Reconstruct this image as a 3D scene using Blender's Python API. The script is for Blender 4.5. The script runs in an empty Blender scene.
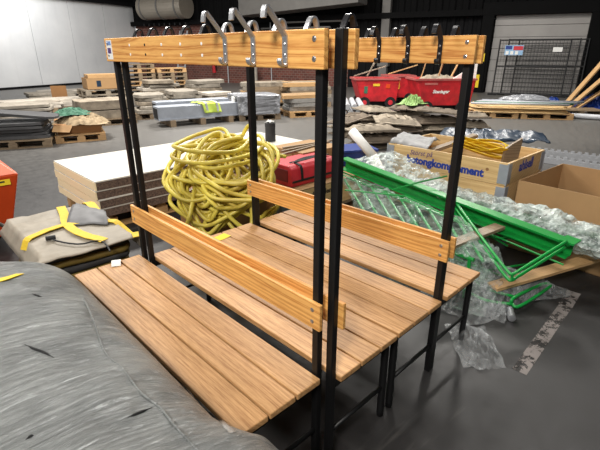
import bpy, bmesh, math, random
from mathutils import Vector, Matrix, noise
SC = bpy.context.scene
COL = SC.collection
PI = math.pi
rnd = random.Random(7)

# ------------------------------------------------------------------ camera
CAM = Vector((-0.975, -0.900, 1.593)); YAW = -0.7575; PITCH = 0.3786; FPX = 437.5
FWD = Vector((-math.sin(YAW)*math.cos(PITCH), math.cos(YAW)*math.cos(PITCH), -math.sin(PITCH)))
RGT = Vector((math.cos(YAW), math.sin(YAW), 0)); UPV = RGT.cross(FWD)
cd = bpy.data.cameras.new('camera'); cam = bpy.data.objects.new('camera', cd); COL.objects.link(cam)
cd.sensor_fit = 'HORIZONTAL'; cd.sensor_width = 36; cd.lens = FPX/600*36
cd.clip_start = 0.02; cd.clip_end = 200
Mx = Matrix((RGT, UPV, -FWD)).transposed().to_4x4(); Mx.translation = CAM
cam.matrix_world = Mx
SC.camera = cam

def U(u, v, z=0.0):
    """surveyed point: where the sight line through a photo position meets height z"""
    d = RGT*((u-300)/FPX) + UPV*((225-v)/FPX) + FWD
    return CAM + d*((z-CAM.z)/d.z)
W0 = Vector((11.0, 25.5, 0)); WE = Vector((.351, -.936, 0)); WN = Vector((-.936, -.351, 0))
def wallp(s, off, z): return W0 + WE*s + WN*off + Vector((0, 0, z))
WRZ = math.atan2(WE.y, WE.x)
def zat(p, v):
    """height above ground point p seen at photo row v"""
    lo, hi = -1.0, 8.0
    for _ in range(40):
        m = (lo+hi)/2; q = Vector((p.x, p.y, m))-CAM
        if 225-FPX*q.dot(UPV)/q.dot(FWD) > v: lo = m
        else: hi = m
    return lo
def depth(p): return (Vector(p)-CAM).dot(FWD)

# ------------------------------------------------------------------ materials
def lin(c):
    f = lambda x: x/12.92 if x <= .04045 else ((x+.055)/1.055)**2.4
    return tuple(f(x/255) for x in c)+(1.0,)
def nt(name):
    m = bpy.data.materials.new(name); m.use_nodes = True
    t = m.node_tree; b = t.nodes['Principled BSDF']
    return m, t, b
def N(t, typ, **kw):
    n = t.nodes.new(typ)
    for k, v in kw.items(): setattr(n, k, v)
    return n
def mixc(t, fac, a, b):
    m = N(t, 'ShaderNodeMix', data_type='RGBA')
    for i, val in ((0, fac), (6, a), (7, b)):
        if hasattr(val, 'is_output') or hasattr(val, 'links'): t.links.new(val, m.inputs[i])
        else: m.inputs[i].default_value = val
    return m.outputs[2]
def ramp(t, src, stops):
    r = N(t, 'ShaderNodeValToRGB')
    e = r.color_ramp.elements
    e[0].position, e[0].color = stops[0][0], stops[0][1]
    e[1].position, e[1].color = stops[-1][0], stops[-1][1]
    for p, c in stops[1:-1]:
        x = e.new(p); x.color = c
    t.links.new(src, r.inputs[0]); return r.outputs[0]
def noise_n(t, scale, detail=4, rough=.6, sc=(1, 1, 1), rnd_off=False, dist=0):
    tc = N(t, 'ShaderNodeTexCoord'); mp = N(t, 'ShaderNodeMapping')
    mp.inputs['Scale'].default_value = sc
    src = tc.outputs['Object']
    if rnd_off:
        oi = N(t, 'ShaderNodeObjectInfo'); vm = N(t, 'ShaderNodeVectorMath', operation='SCALE')
        cb = N(t, 'ShaderNodeCombineXYZ')
        for i in range(3): t.links.new(oi.outputs['Random'], cb.inputs[i])
        t.links.new(cb.outputs[0], vm.inputs[0]); vm.inputs['Scale'].default_value = 13.7
        va = N(t, 'ShaderNodeVectorMath', operation='ADD')
        t.links.new(src, va.inputs[0]); t.links.new(vm.outputs[0], va.inputs[1]); src = va.outputs[0]
    t.links.new(src, mp.inputs[0])
    n = N(t, 'ShaderNodeTexNoise'); n.inputs['Scale'].default_value = scale
    n.inputs['Detail'].default_value = detail; n.inputs['Roughness'].default_value = rough
    n.inputs['Distortion'].default_value = dist
    t.links.new(mp.outputs[0], n.inputs['Vector'])
    return n, mp
def bump(t, b, h, strength=.3, dist=.01):
    bp = N(t, 'ShaderNodeBump'); bp.inputs['Strength'].default_value = strength; bp.inputs['Distance'].default_value = dist
    t.links.new(h, bp.inputs['Height']); t.links.new(bp.outputs[0], b.inputs['Normal'])
MATS = {}
def mat(name, c, rough=.6, metal=0, var=.25, scale=12, sc=(1, 1, 1), bmp=0, bdist=.005, c2=None, spec=.5):
    if name in MATS: return MATS[name]
    m, t, b = nt(name)
    base = lin(c); dark = lin(c2) if c2 else tuple(x*(1-var) for x in base[:3])+(1,)
    n, _ = noise_n(t, scale, sc=sc, rnd_off=True)
    t.links.new(ramp(t, n.outputs[0], [(.3, dark), (.7, base)]), b.inputs['Base Color'])
    b.inputs['Roughness'].default_value = rough; b.inputs['Metallic'].default_value = metal
    b.inputs['Specular IOR Level'].default_value = spec
    if bmp: bump(t, b, n.outputs[0], bmp, bdist)
    MATS[name] = m; return m
def wood(name, light, dark, scale=22, along='y', rough=.5, fmix=.35):
    if name in MATS: return MATS[name]
    m, t, b = nt(name)
    s = {'y': (1, .07, 1), 'x': (.07, 1, 1), 'z': (1, 1, .07)}[along]
    n, mp = noise_n(t, 9, 2, .5, sc=s, rnd_off=True)
    vm = N(t, 'ShaderNodeVectorMath', operation='MULTIPLY_ADD')
    t.links.new(n.outputs[1], vm.inputs[0]); vm.inputs[1].default_value = (.11, .11, .11); t.links.new(mp.outputs[0], vm.inputs[2])
    w = N(t, 'ShaderNodeTexWave', wave_type='RINGS', rings_direction={'y': 'Y', 'x': 'X', 'z': 'Z'}[along])
    w.inputs['Scale'].default_value = scale; w.inputs['Distortion'].default_value = 2.2; w.inputs['Detail'].default_value = 2
    w.inputs['Detail Scale'].default_value = 1.5
    t.links.new(vm.outputs[0], w.inputs['Vector'])
    f, _ = noise_n(t, 160, 3, .7, sc=s, rnd_off=True)
    L, D = lin(light), lin(dark)
    mid = tuple(L[i]*.75+D[i]*.25 for i in range(3))+(1,)
    c1 = ramp(t, w.outputs[1], [(.0, L), (.55, mid), (.93, D), (1.0, mid)])
    c2 = ramp(t, f.outputs[0], [(.3, D), (.62, L)])
    big, _ = noise_n(t, 1.6, 2, rnd_off=True)
    c3 = mixc(t, fmix, c1, c2)
    tint = ramp(t, big.outputs[0], [(.3, (.82, .8, .78, 1)), (.7, (1.08, 1.06, 1.04, 1))])
    mm = N(t, 'ShaderNodeMix', data_type='RGBA', blend_type='MULTIPLY'); mm.inputs[0].default_value = 1
    t.links.new(c3, mm.inputs[6]); t.links.new(tint, mm.inputs[7])
    t.links.new(mm.outputs[2], b.inputs['Base Color'])
    b.inputs['Roughness'].default_value = rough
    bump(t, b, f.outputs[0], .12, .002)
    MATS[name] = m; return m
def plastic_film(name, tint=(225, 235, 232), alpha=.4, scale=60, bubbles=False, strength=.9):
    if name in MATS: return MATS[name]
    m, t, b = nt(name)
    out = t.nodes['Material Output']
    n, mp = noise_n(t, scale, 4, .7, rnd_off=True)
    h = n.outputs[0]
    if bubbles:
        v = N(t, 'ShaderNodeTexVoronoi', feature='DISTANCE_TO_EDGE'); v.inputs['Scale'].default_value = 26
        t.links.new(mp.outputs[0], v.inputs['Vector'])
        ad = N(t, 'ShaderNodeMath', operation='ADD'); t.links.new(v.outputs[0], ad.inputs[0]); t.links.new(h, ad.inputs[1]); h = ad.outputs[0]
    b.inputs['Base Color'].default_value = lin(tint); b.inputs['Roughness'].default_value = .2
    b.inputs['Specular IOR Level'].default_value = .9
    bump(t, b, h, strength, .012)
    n2, _ = noise_n(t, scale*.45, 3, .7, rnd_off=True)
    a = ramp(t, n2.outputs[0], [(.38, (alpha*.35,)*3+(1,)), (.66, (min(1, alpha*1.7),)*3+(1,))])
    tr = N(t, 'ShaderNodeBsdfTransparent'); mx = N(t, 'ShaderNodeMixShader')
    t.links.new(a, mx.inputs[0]); t.links.new(tr.outputs[0], mx.inputs[1]); t.links.new(b.outputs[0], mx.inputs[2])
    t.links.new(mx.outputs[0], out.inputs[0])
    MATS[name] = m; return m

# ------------------------------------------------------------------ mesh builder
class MB:
    def __init__(s): s.v = []; s.f = []
    def add(s, vs, fs):
        o = len(s.v); s.v += [tuple(x) for x in vs]; s.f += [tuple(o+i for i in f) for f in fs]; return s
    def box(s, c, d, rz=0, M=None):
        hx, hy, hz = d[0]/2, d[1]/2, d[2]/2
        R = M if M is not None else Matrix.Rotation(rz, 3, 'Z')
        vs = [Vector(c)+R @ Vector((x*hx, y*hy, z*hz)) for z in (-1, 1) for y in (-1, 1) for x in (-1, 1)]
        return s.add(vs, [(0, 2, 3, 1), (4, 5, 7, 6), (0, 1, 5, 4), (2, 6, 7, 3), (0, 4, 6, 2), (1, 3, 7, 5)])
    def hexa(s, b, t):   # bottom 4 and top 4 points, counter clockwise
        return s.add(list(b)+list(t), [(3, 2, 1, 0), (4, 5, 6, 7)]+[(i, (i+1) % 4, (i+1) % 4+4, i+4) for i in range(4)])
    def prism(s, poly, axis, a, b):   # poly in the two other axes
        def P(p, k):
            return {'x': (k, p[0], p[1]), 'y': (p[0], k, p[1]), 'z': (p[0], p[1], k)}[axis]
        n = len(poly)
        return s.add([P(p, a) for p in poly]+[P(p, b) for p in poly], [tuple(range(n))[::-1], tuple(range(n, 2*n))]+[(i, (i+1) % n, (i+1) % n+n, i+n) for i in range(n)])
    def tube(s, pts, r, n=8, closed=False):
        pts = [Vector(p) for p in pts]; k = len(pts)
        rr = r if isinstance(r, (list, tuple)) else [r]*k
        tg = []
        for i in range(k):
            a = pts[(i-1) % k] if (closed or i > 0) else pts[i]; b = pts[(i+1) % k] if (closed or i < k-1) else pts[i]
            tg.append((b-a).normalized())
        nrm = tg[0].orthogonal().normalized(); vs = []
        for i in range(k):
            nrm = (nrm - tg[i]*nrm.dot(tg[i]))
            nrm = nrm.normalized() if nrm.length > 1e-6 else tg[i].orthogonal().normalized()
            bi = tg[i].cross(nrm)
            vs += [pts[i]+(nrm*math.cos(2*PI*j/n)+bi*math.sin(2*PI*j/n))*rr[i] for j in range(n)]
        fs = []
        for i in range(k if closed else k-1):
            a, b = i*n, ((i+1) % k)*n
            fs += [(a+j, a+(j+1) % n, b+(j+1) % n, b+j) for j in range(n)]
        if not closed: fs += [tuple(range(n))[::-1], tuple(range((k-1)*n, k*n))]
        return s.add(vs, fs)
    def strap(s, pts, w, th, side=None, up=None):
        """flat band: width w along side, thickness th"""
        pts = [Vector(p) for p in pts]; k = len(pts); vs = []
        for i in range(k):
            tgt = (pts[min(i+1, k-1)]-pts[max(i-1, 0)]).normalized()
            if side is not None: sd = Vector(side); nn = tgt.cross(sd).normalized()
            else:
                sd = tgt.cross(Vector(up)).normalized(); nn = sd.cross(tgt).normalized()
            vs += [pts[i]+sd*(w/2*a)+nn*(th/2*b) for a, b in ((-1, -1), (1, -1), (1, 1), (-1, 1))]
        fs = []
        for i in range(k-1):
            a, b = 4*i, 4*i+4
            fs += [(a+j, a+(j+1) % 4, b+(j+1) % 4, b+j) for j in range(4)]
        fs += [(3, 2, 1, 0), tuple(range(4*k-4, 4*k))]
        return s.add(vs, fs)
    def grid(s, nu, nv, fn):
        vs = [fn(i/nu, j/nv) for j in range(nv+1) for i in range(nu+1)]
        return s.add(vs, [(j*(nu+1)+i, j*(nu+1)+i+1, (j+1)*(nu+1)+i+1, (j+1)*(nu+1)+i) for j in range(nv) for i in range(nu)])
    def lathe(s, prof, n=20, c=(0, 0, 0), M=None):
        R = M if M is not None else Matrix.Identity(3)
        vs = []
        for r, z in prof:
            vs += [Vector(c)+R @ Vector((r*math.cos(2*PI*j/n), r*math.sin(2*PI*j/n), z)) for j in range(n)]
        fs = []
        for i in range(len(prof)-1):
            a, b = i*n, i*n+n
            fs += [(a+j, a+(j+1) % n, b+(j+1) % n, b+j) for j in range(n)]
        fs += [tuple(range(n))[::-1], tuple(range((len(prof)-1)*n, len(prof)*n))]
        return s.add(vs, fs)
    def flip(s):
        s.v = [(v[0], -v[1], v[2]) for v in s.v]; return s
    def build(s, name, m, parent=None, loc=None, rz=0, bev=0, smooth=False, sub=0, solid=0, seg=2, rot=None):
        me = bpy.data.meshes.new(name); me.from_pydata([tuple(x) for x in s.v], [], s.f); me.update()
        bm = bmesh.new(); bm.from_mesh(me); bmesh.ops.recalc_face_normals(bm, faces=bm.faces); bm.to_mesh(me); bm.free()
        if m: me.materials.append(m)
        o = bpy.data.objects.new(name, me); COL.objects.link(o)
        if parent is not None: o.parent = parent
        if loc is not None: o.location = loc
        o.rotation_euler = rot if rot is not None else (0, 0, rz)
        if bev:
            b = o.modifiers.new('bevel', 'BEVEL'); b.width = bev; b.segments = seg; b.limit_method = 'ANGLE'
        if solid:
            b = o.modifiers.new('solid', 'SOLIDIFY'); b.thickness = solid
        if sub:
            b = o.modifiers.new('sub', 'SUBSURF'); b.levels = sub; b.render_levels = sub
        if smooth or sub:
            for p in me.polygons: p.use_smooth = True
        return o
def tag(o, label=None, cat=None, group=None, kind=None):
    if label: o['label'] = label
    if cat: o['category'] = cat
    if group: o['group'] = group
    if kind: o['kind'] = kind
    return o
def thing(name, label, cat, loc=(0, 0, 0), rz=0, group=None):
    o = bpy.data.objects.new(name, None); COL.objects.link(o); o.empty_display_size = .1
    o.location = loc; o.rotation_euler = (0, 0, rz)
    return tag(o, label, cat, group)
def struct(o): o['kind'] = 'structure'; return o
def kids(o): return [c for c in bpy.data.objects if c.parent is o]
def dup(o, loc=None, rz=None, label=None, group=None, parent=None):
    c = o.copy(); COL.objects.link(c)
    if parent is not None: c.parent = parent
    if loc is not None: c.location = loc
    if rz is not None: c.rotation_euler = (0, 0, rz)
    if label: c['label'] = label
    if group: c['group'] = group
    for ch in kids(o): dup(ch, parent=c)
    return c
TEXTC = {}
def text(name, s, size, m, parent, M, ext=.0008, shear=0, bold=0):
    """flat lettering, M a 4x4 matrix: x along the words, y up, z out of the surface"""
    cu = bpy.data.curves.new(name, 'FONT'); cu.body = s; cu.size = size; cu.extrude = ext; cu.shear = shear; cu.offset = bold
    cu.align_x = 'LEFT'; cu.align_y = 'BOTTOM'; cu.resolution_u = 3
    to = bpy.data.objects.new('tmp', cu); COL.objects.link(to)
    me = bpy.data.meshes.new_from_object(to.evaluated_get(bpy.context.evaluated_depsgraph_get()))
    bpy.data.objects.remove(to); bpy.data.curves.remove(cu)
    me.materials.clear(); me.materials.append(m); me.name = name
    o = bpy.data.objects.new(name, me); COL.objects.link(o)
    o.parent = parent; o.matrix_local = M
    return o
def frame4(x, y, z, p):
    return Matrix(((x[0], y[0], z[0], p[0]), (x[1], y[1], z[1], p[1]), (x[2], y[2], z[2], p[2]), (0, 0, 0, 1)))
def catmull(P, per=6, closed=False):
    P = [Vector(p) for p in P]; n = len(P); out = []
    for i in range(n if closed else n-1):
        g = lambda k: P[k % n] if closed else P[max(0, min(n-1, k))]
        a, b, c, d = g(i-1), g(i), g(i+1), g(i+2)
        for j in range(per):
            t = j/per
            out.append(.5*((2*b)+(c-a)*t+(2*a-5*b+4*c-d)*t*t+(3*b-a-3*c+d)*t**3))
    if not closed: out.append(P[-1])
    return out
def nz(x, y, z=0, s=1.0, o=3): return noise.fractal(Vector((x*s, y*s, z*s)), .8, 2.0, o)
# ------------------------------------------------------------------ named materials
M_STEEL = mat('black_steel', (15, 15, 16), .5, 0, .3, 30, spec=.4)
M_GREYST = mat('brushed_grey_steel', (190, 192, 196), .36, .75, .2, 40)
M_BLKHOOK = mat('black_hook_steel', (34, 34, 38), .3, .3, .2, 30)
M_SCREW = mat('zinc_screw', (185, 185, 188), .3, .9, .1, 40)
M_PINE = wood('oiled_pine_board', (240, 186, 108), (176, 104, 38), 17)
M_SEAT = wood('worn_pine_seat', (200, 158, 108), (142, 96, 52), 17, rough=.55, fmix=.55)
M_RAWW = wood('raw_timber', (205, 170, 122), (160, 118, 76), 30, along='x')
M_RAWD = wood('dirty_timber', (150, 132, 108), (96, 80, 62), 26, along='x')
M_PLY = wood('pale_plywood', (222, 192, 140), (192, 156, 104), 9, along='x')
M_CARD = mat('cardboard', (170, 134, 92), .8, 0, .12, 4)
M_CARDB = mat('brown_cardboard', (150, 108, 66), .8, 0, .15, 5)
M_GREEN = mat('green_paint', (18, 150, 62), .35, 0, .15, 8)
M_RED = mat('red_paint', (204, 34, 44), .45, 0, .3, 5, c2=(146, 26, 32))
M_REDF = mat('red_vinyl', (206, 46, 58), .5, 0, .25, 9)
M_ORANGE = mat('orange_paint', (214, 74, 24), .45, 0, .15, 5)
M_YEL = mat('yellow_webbing', (226, 190, 44), .65, 0, .2, 60)
M_HOSE = mat('yellow_hose_rubber', (238, 222, 92), .38, 0, .38, 4, c2=(186, 162, 66))
M_BLACK = mat('black_rubber', (22, 22, 24), .6, 0, .2, 20)
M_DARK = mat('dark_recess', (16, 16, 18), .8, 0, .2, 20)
M_WHITE = mat('white_laminate', (216, 212, 203), .4, 0, .04, 3)
M_PAPER = mat('white_paper', (235, 235, 232), .7, 0, .05, 30)
M_TANEDGE = mat('tan_panel_edge', (255, 236, 194), .7, 0, .06, 20, sc=(1, 1, 8))
M_BROWNCORE = mat('brown_fibre_core', (126, 104, 90), .9, 0, .5, 60, c2=(66, 52, 46))
M_TARPD = mat('dark_tarp', (60, 60, 60), .45, 0, .4, 12)
M_OCHRE = mat('ochre_tarp', (120, 100, 44), .55, 0, .4, 12)
M_SLATE = mat('dark_slate', (74, 74, 76), .55, 0, .4, 4, sc=(1, 3, 3), bmp=.3, bdist=.02)
M_STONE = mat('grey_stone', (150, 142, 130), .8, 0, .4, 5, bmp=.3, bdist=.02)
M_STONEW = mat('pale_stone', (184, 176, 164), .8, 0, .3, 5, bmp=.2, bdist=.02)
M_CONC = mat('concrete_block', (142, 140, 136), .85, 0, .3, 6, bmp=.3)
M_GALV = mat('galvanised_steel', (160, 166, 176), .45, .2, .2, 6)
M_BLUE = mat('blue_plastic', (24, 56, 136), .45, 0, .2, 6)
M_BLUEGREY = mat('blue_grey_plastic', (32, 54, 76), .4, 0, .4, 8)
M_TEXTB = mat('blue_print', (30, 58, 150), .6, 0, .05, 30)
M_TEXTP = mat('purple_print', (84, 60, 120), .6, 0, .05, 30)
M_TEXTK = mat('black_print', (24, 22, 22), .6, 0, .05, 30)
M_LBLY = mat('yellow_label', (236, 204, 30), .6, 0, .05, 30)
M_FORM = mat('dirty_formwork', (160, 148, 130), .8, 0, .4, 6, c2=(104, 94, 82), bmp=.3)
M_FORMD = mat('dark_formwork', (128, 114, 98), .8, 0, .4, 6, c2=(82, 72, 62), bmp=.3)
M_PVC = mat('grey_pipe', (176, 178, 182), .45, 0, .12, 6)
M_HIVIS = mat('hi_vis_cloth', (206, 230, 96), .7, 0, .15, 20)
M_GREENCL = mat('green_cloth', (58, 112, 88), .7, 0, .4, 10)
M_SACK = mat('beige_sacking', (160, 140, 110), .85, 0, .3, 8)
M_LIME = mat('light_green_plastic', (150, 184, 112), .5, 0, .3, 14)
M_WRAPG = mat('grey_shrink_wrap', (140, 142, 147), .3, 0, .3, 6, bmp=.5, bdist=.03)
M_BUB = plastic_film('bubble_wrap', (180, 206, 192), .26, 22, True, 1.0)
M_BUBW = plastic_film('dense_bubble_wrap', (206, 218, 214), .55, 22, True, 1.0)
M_FILM = plastic_film('clear_film', (214, 218, 220), .25, 22, True, 1.0)
M_EDGE = plastic_film('film_edge', (205, 205, 202), .45, 14, False, .5)

# floor: worn dark concrete
SHEEN0, SHEEN1 = 5.2, 8.8
def floor_mat():
    m, t, b = nt('worn_concrete_floor')
    big, _ = noise_n(t, .55, 5, .65); fine, _ = noise_n(t, 9, 5, .7); st, _ = noise_n(t, 1.6, 5, .75, sc=(.25, 1.6, 1))
    c = ramp(t, big.outputs[0], [(.3, lin((28, 27, 28))), (.7, lin((44, 43, 43)))])
    c = mixc(t, .4, c, ramp(t, fine.outputs[0], [(.3, lin((24, 23, 24))), (.7, lin((50, 48, 47)))]))
    # far floor's reflected light painted into the colour, lighter along the view axis
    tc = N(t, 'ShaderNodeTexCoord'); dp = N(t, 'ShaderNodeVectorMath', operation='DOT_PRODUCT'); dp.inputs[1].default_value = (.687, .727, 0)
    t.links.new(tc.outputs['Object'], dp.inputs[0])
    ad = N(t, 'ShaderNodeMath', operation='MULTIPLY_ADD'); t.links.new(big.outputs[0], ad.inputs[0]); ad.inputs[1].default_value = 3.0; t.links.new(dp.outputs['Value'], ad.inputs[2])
    mr = N(t, 'ShaderNodeMapRange'); t.links.new(ad.outputs[0], mr.inputs[0]); mr.inputs[1].default_value = SHEEN0; mr.inputs[2].default_value = SHEEN1
    sheen = mixc(t, .5, lin((92, 90, 87)), ramp(t, fine.outputs[0], [(.3, lin((70, 68, 67))), (.7, lin((104, 102, 98)))]))
    c = mixc(t, mr.outputs[0], c, sheen)
    s = ramp(t, st.outputs[0], [(.6, (0, 0, 0, 1)), (.78, (.5, .5, .5, 1))])
    c = mixc(t, s, c, lin((120, 117, 112)))
    t.links.new(c, b.inputs['Base Color'])
    t.links.new(ramp(t, fine.outputs[0], [(.3, (.4,)*3+(1,)), (.7, (.55,)*3+(1,))]), b.inputs['Roughness'])
    b.inputs['Specular IOR Level'].default_value = .5
    bump(t, b, fine.outputs[0], .06, .01)
    return m
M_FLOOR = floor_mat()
def brick_mat():
    m, t, b = nt('red_brick_wall')
    tc = N(t, 'ShaderNodeTexCoord'); mp = N(t, 'ShaderNodeMapping'); mp.inputs['Rotation'].default_value = (PI/2, 0, 0)
    t.links.new(tc.outputs['Object'], mp.inputs[0])
    br = N(t, 'ShaderNodeTexBrick'); br.inputs['Scale'].default_value = 2.2
    br.inputs['Color1'].default_value = lin((112, 62, 52)); br.inputs['Color2'].default_value = lin((86, 48, 42)); br.inputs['Mortar'].default_value = lin((120, 104, 94))
    t.links.new(mp.outputs[0], br.inputs[0]); t.links.new(br.outputs[0], b.inputs['Base Color'])
    b.inputs['Roughness'].default_value = .85
    return m
def panel_wall_mat():
    m, t, b = nt('white_wall_panels')
    n, _ = noise_n(t, .6, 4, .6); c = ramp(t, n.outputs[0], [(.3, lin((204, 206, 208))), (.7, lin((220, 221, 222)))])
    w, _ = noise_n(t, 1.2, 4, .7, sc=(3, 3, .3))
    c = mixc(t, ramp(t, w.outputs[0], [(.55, (0, 0, 0, 1)), (.8, (.25,)*3+(1,))]), c, lin((176, 176, 176)))
    t.links.new(c, b.inputs['Base Color']); b.inputs['Roughness'].default_value = .35
    return m
M_BRICK = brick_mat(); M_WPAN = panel_wall_mat()
M_CLAD = mat('dark_steel_cladding', (20, 20, 22), .85, .0, .3, 2, spec=.15)
M_CLAD2 = mat('black_cladding', (12, 12, 13), .85, .0, .3, 2, spec=.15)
M_DOORP = mat('pale_dock_door', (160, 157, 154), .5, 0, .15, 1.2)
M_CEIL = mat('dark_ceiling', (70, 70, 72), .8, 0, .2, 1)
M_BEIGE = mat('beige_duct', (150, 142, 130), .45, .3, .15, 2)
M_GREYDUCT = mat('grey_duct', (106, 104, 101), .6, 0, .2, 2)

# ------------------------------------------------------------------ setting
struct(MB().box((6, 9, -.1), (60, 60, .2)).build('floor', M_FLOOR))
# white panelled wall on the far side
d = Vector((.936, .351, 0)); nn = Vector((.351, -.936, 0))
wl = MB()
npan = 13; pw = 2.1
wl.box((0, -.15, 2.0), (npan*pw, .2, 4.0))
for i in range(npan): wl.box((-npan*pw/2+(i+.5)*pw, -.035, 1.96), (pw-.025, .07, 3.9))
ctr = Vector((11.0, 25.5, 0))-d*(npan*pw/2)
o = struct(wl.build('wall_left', M_WPAN, loc=ctr, rz=math.atan2(d.y, d.x)+PI)); 
def on_left(s, off, z): return Vector((11.0, 25.5, z))-d*s+nn*off
struct(MB().box((0, 0, 0), (npan*pw, .25, 3.2)).build('wall_left_top', M_CLAD2, loc=on_left(npan*pw/2, .0, 5.55), rz=math.atan2(d.y, d.x)))
struct(MB().box((0, 0, 0), (npan*pw, .3, .16)).build('trim_1', M_CLAD, loc=on_left(npan*pw/2, .1, 3.97), rz=math.atan2(d.y, d.x)))
struct(MB().box((0, 0, 0), (npan*pw, .05, .1)).build('baseboard_left', M_CLAD, loc=on_left(npan*pw/2, .1, .05), rz=math.atan2(d.y, d.x)))
def wobj(mb, name, m, s, off, z, **k): return mb.flip().build(name, m, loc=wallp(s, off, z), rz=WRZ, **k)
struct(wobj(MB().prism([(0, 0), (13.0, 0), (13.0, 1.9), (4.7, 1.9), (4.7, 3.0), (0, 3.0)], 'y', -.35, -.05), 'wall_back', M_BRICK, 0, 0, 0))
struct(wobj(MB().box((8.85, -.25, 2.45), (8.3, .4, 1.1)), 'wall_back_band', M_CLAD2, 0, 0, 0))
cl = MB()
poly = []
x = 13.0
prof = [(13.0, -.3)]
while x < 34:
    prof += [(x, 0), (x+.14, 0), (x+.18, -.05), (x+.30, -.05)]; x += .34
prof += [(x, -.3)]
cl.prism(prof, 'z', 0, 3.0)
struct(wobj(cl, 'wall_back_cladding', M_CLAD, 0, -.02, 0))
prof = [(-.4, -.4)]; x = -.4
while x < 34:
    prof += [(x, 0), (x+.2, 0), (x+.26, -.07), (x+.46, -.07)]; x += .52
prof += [(x, -.4)]
struct(wobj(MB().prism(prof, 'z', 3.0, 7.2), 'wall_back_upper', M_CLAD2, 0, .0, 0))
struct(wobj(MB().box((17, .15, 3.0), (34, .3, .22)), 'beam_back', M_CLAD2, 0, 0, 0))
struct(MB().box((6, 9, 7.2), (60, 60, .2)).build('ceiling', M_CEIL))
struct(wobj(MB().box((0, .1, 3.6), (.36, .3, 7.2)).box((0, .12, 1.2), (.5, .34, .5)), 'column_back', M_GREYDUCT, 14.72, 0, 0, bev=.02))
# dock door
dd = MB()
for i in range(7): dd.box((1.6, .03, .21+i*.42), (3.2, .06, .41))
struct(wobj(dd, 'door_1', M_DOORP, 19.12, .05, 0, bev=.008))
for k, s in ((1, 18.86), (2, 22.62)):
    struct(wobj(MB().box((0, .2, 1.6), (.42 if k == 1 else .62, .4, 3.2)).box((0.05, .42, .6), (.16, .05, 1.2)), 'door_1_frame_%d' % k, M_CLAD2, s, 0, 0, bev=.02))
struct(wobj(MB().box((1.6, .2, 3.1), (4.2, .42, .45)), 'door_1_header', M_CLAD2, 19.12, 0, 0, bev=.02))
tag(wobj(MB().box((0, 0, 0), (.14, .05, .3)), 'warning_plate', M_LBLY, 18.86, .42, 1.35), 'yellow warning plate on the dark left post of the loading door', 'sign')
tag(wobj(MB().box((0, 0, 0), (.12, .05, .5)), 'warning_strip', M_LBLY, 18.78, .43, .45), 'yellow warning strip low down on the dark left post of the loading door', 'sign')
# ducts and pipes on the back wall
du = thing('ventilation_duct', 'pale cylindrical ventilation duct high on the brick wall', 'duct', wallp(1.55, .75, 3.72), WRZ)
RX = Matrix.Rotation(PI/2, 3, 'Y')
MB().lathe([(.58, 0), (.58, 2.9)], 28, M=RX).build('duct_body', M_BEIGE, du, smooth=False)
for k in range(3): MB().lathe([(.61, .2+k*1.15), (.61, .28+k*1.15)], 28, M=RX).build('clamp_band', M_GREYDUCT, du)
for k in range(9): tag(wobj(MB().box((0, .25, 0), (.06, .5, .12)), 'wall_bracket', M_BLACK, 1.2+k*.36, 0, 2.92), 'short dark bracket in the row under the pale duct', 'bracket', 'wall brackets under the duct')
wd = MB().hexa([(0, 0, 0), (5.8, 0, .33), (5.8, 1.2, .33), (0, 1.2, 0)], [(0, 0, 1.6), (5.8, 0, .85), (5.8, 1.2, .85), (0, 1.2, 1.6)])
tag(wobj(wd, 'air_duct', M_GREYDUCT, 8.1, .35, 3.1, bev=.02), 'large grey tapering air duct high above the grey hooks', 'duct')
for k, (z, s0, s1) in enumerate(((2.84, 9.4, 13.4), (2.6, 8.6, 12.2))):
    tag(wobj(MB().tube([(s0, .4, z), (s1, .4, z)], .04).tube([(s0, .4, z), (s0, .32, z-.02), (s0, .08, z-.2)], .03).tube([(s1, .4, z), (s1, .32, z-.02), (s1, .08, z-.2)], .03), 'service_pipe', M_GREYDUCT, 0, 0, 0), ('upper' if k == 0 else 'lower')+' thin service pipe running along the dark wall under the air duct', 'pipe')
# ladder, extinguisher, conduit
la = thing('ladder', 'pale aluminium ladder leaning on the brick wall', 'ladder', wallp(3.35, 0, 0), WRZ)
for x in (0, .5): MB().strap([(x, .75, .02), (x, .12, 2.6)], .07, .03, side=(1, 0, 0)).flip().build('stile', M_PVC, la)
for k in range(8):
    f = (k+.5)/8; MB().tube([(0, .75-.63*f, 2.6*f), (.5, .75-.63*f, 2.6*f)], .022).flip().build('rung', M_PVC, la)
ex = thing('fire_extinguisher', 'red fire extinguisher hung on the brick wall', 'extinguisher', wallp(5.5, .2, .5), WRZ)
MB().lathe([(.05, 0), (.1, .02), (.1, .42), (.06, .5), (.03, .52)], 16).build('cylinder', M_RED, ex, smooth=False)
MB().lathe([(.03, .5), (.03, .58)], 10).box((0, .03, .6), (.04, .14, .03)).flip().build('valve', M_BLACK, ex)
MB().tube(catmull([(0, .05, .57), (.11, .06, .5), (.13, .03, .25), (.12, .03, .12)]), .015).flip().build('nozzle_hose', M_BLACK, ex)
MB().box((0, -.12, .3), (.14, .03, .3)).flip().build('bracket', M_BLACK, ex)
for s in (6.25, 8.9): tag(wobj(MB().tube([(0, .04, 0), (0, .04, 3.0)], .03).box((0, .06, 1.3), (.12, .08, .16)), 'conduit', M_PVC, s, -.05+.02, 0), 'thin pale conduit running down the brick wall beside the '+('fire extinguisher' if s < 7 else 'pale standing bollard'), 'pipe')
bo = thing('bollard', 'pale round bollard in front of the brick wall', 'bollard', wallp(8.35, .8, 0))
MB().lathe([(.17, 0), (.17, 1.15), (.12, 1.2)], 20).build('post', M_STONEW, bo); MB().lathe([(.25, 0), (.25, .05)], 20).build('base_plate', M_BLACK, bo)
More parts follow.
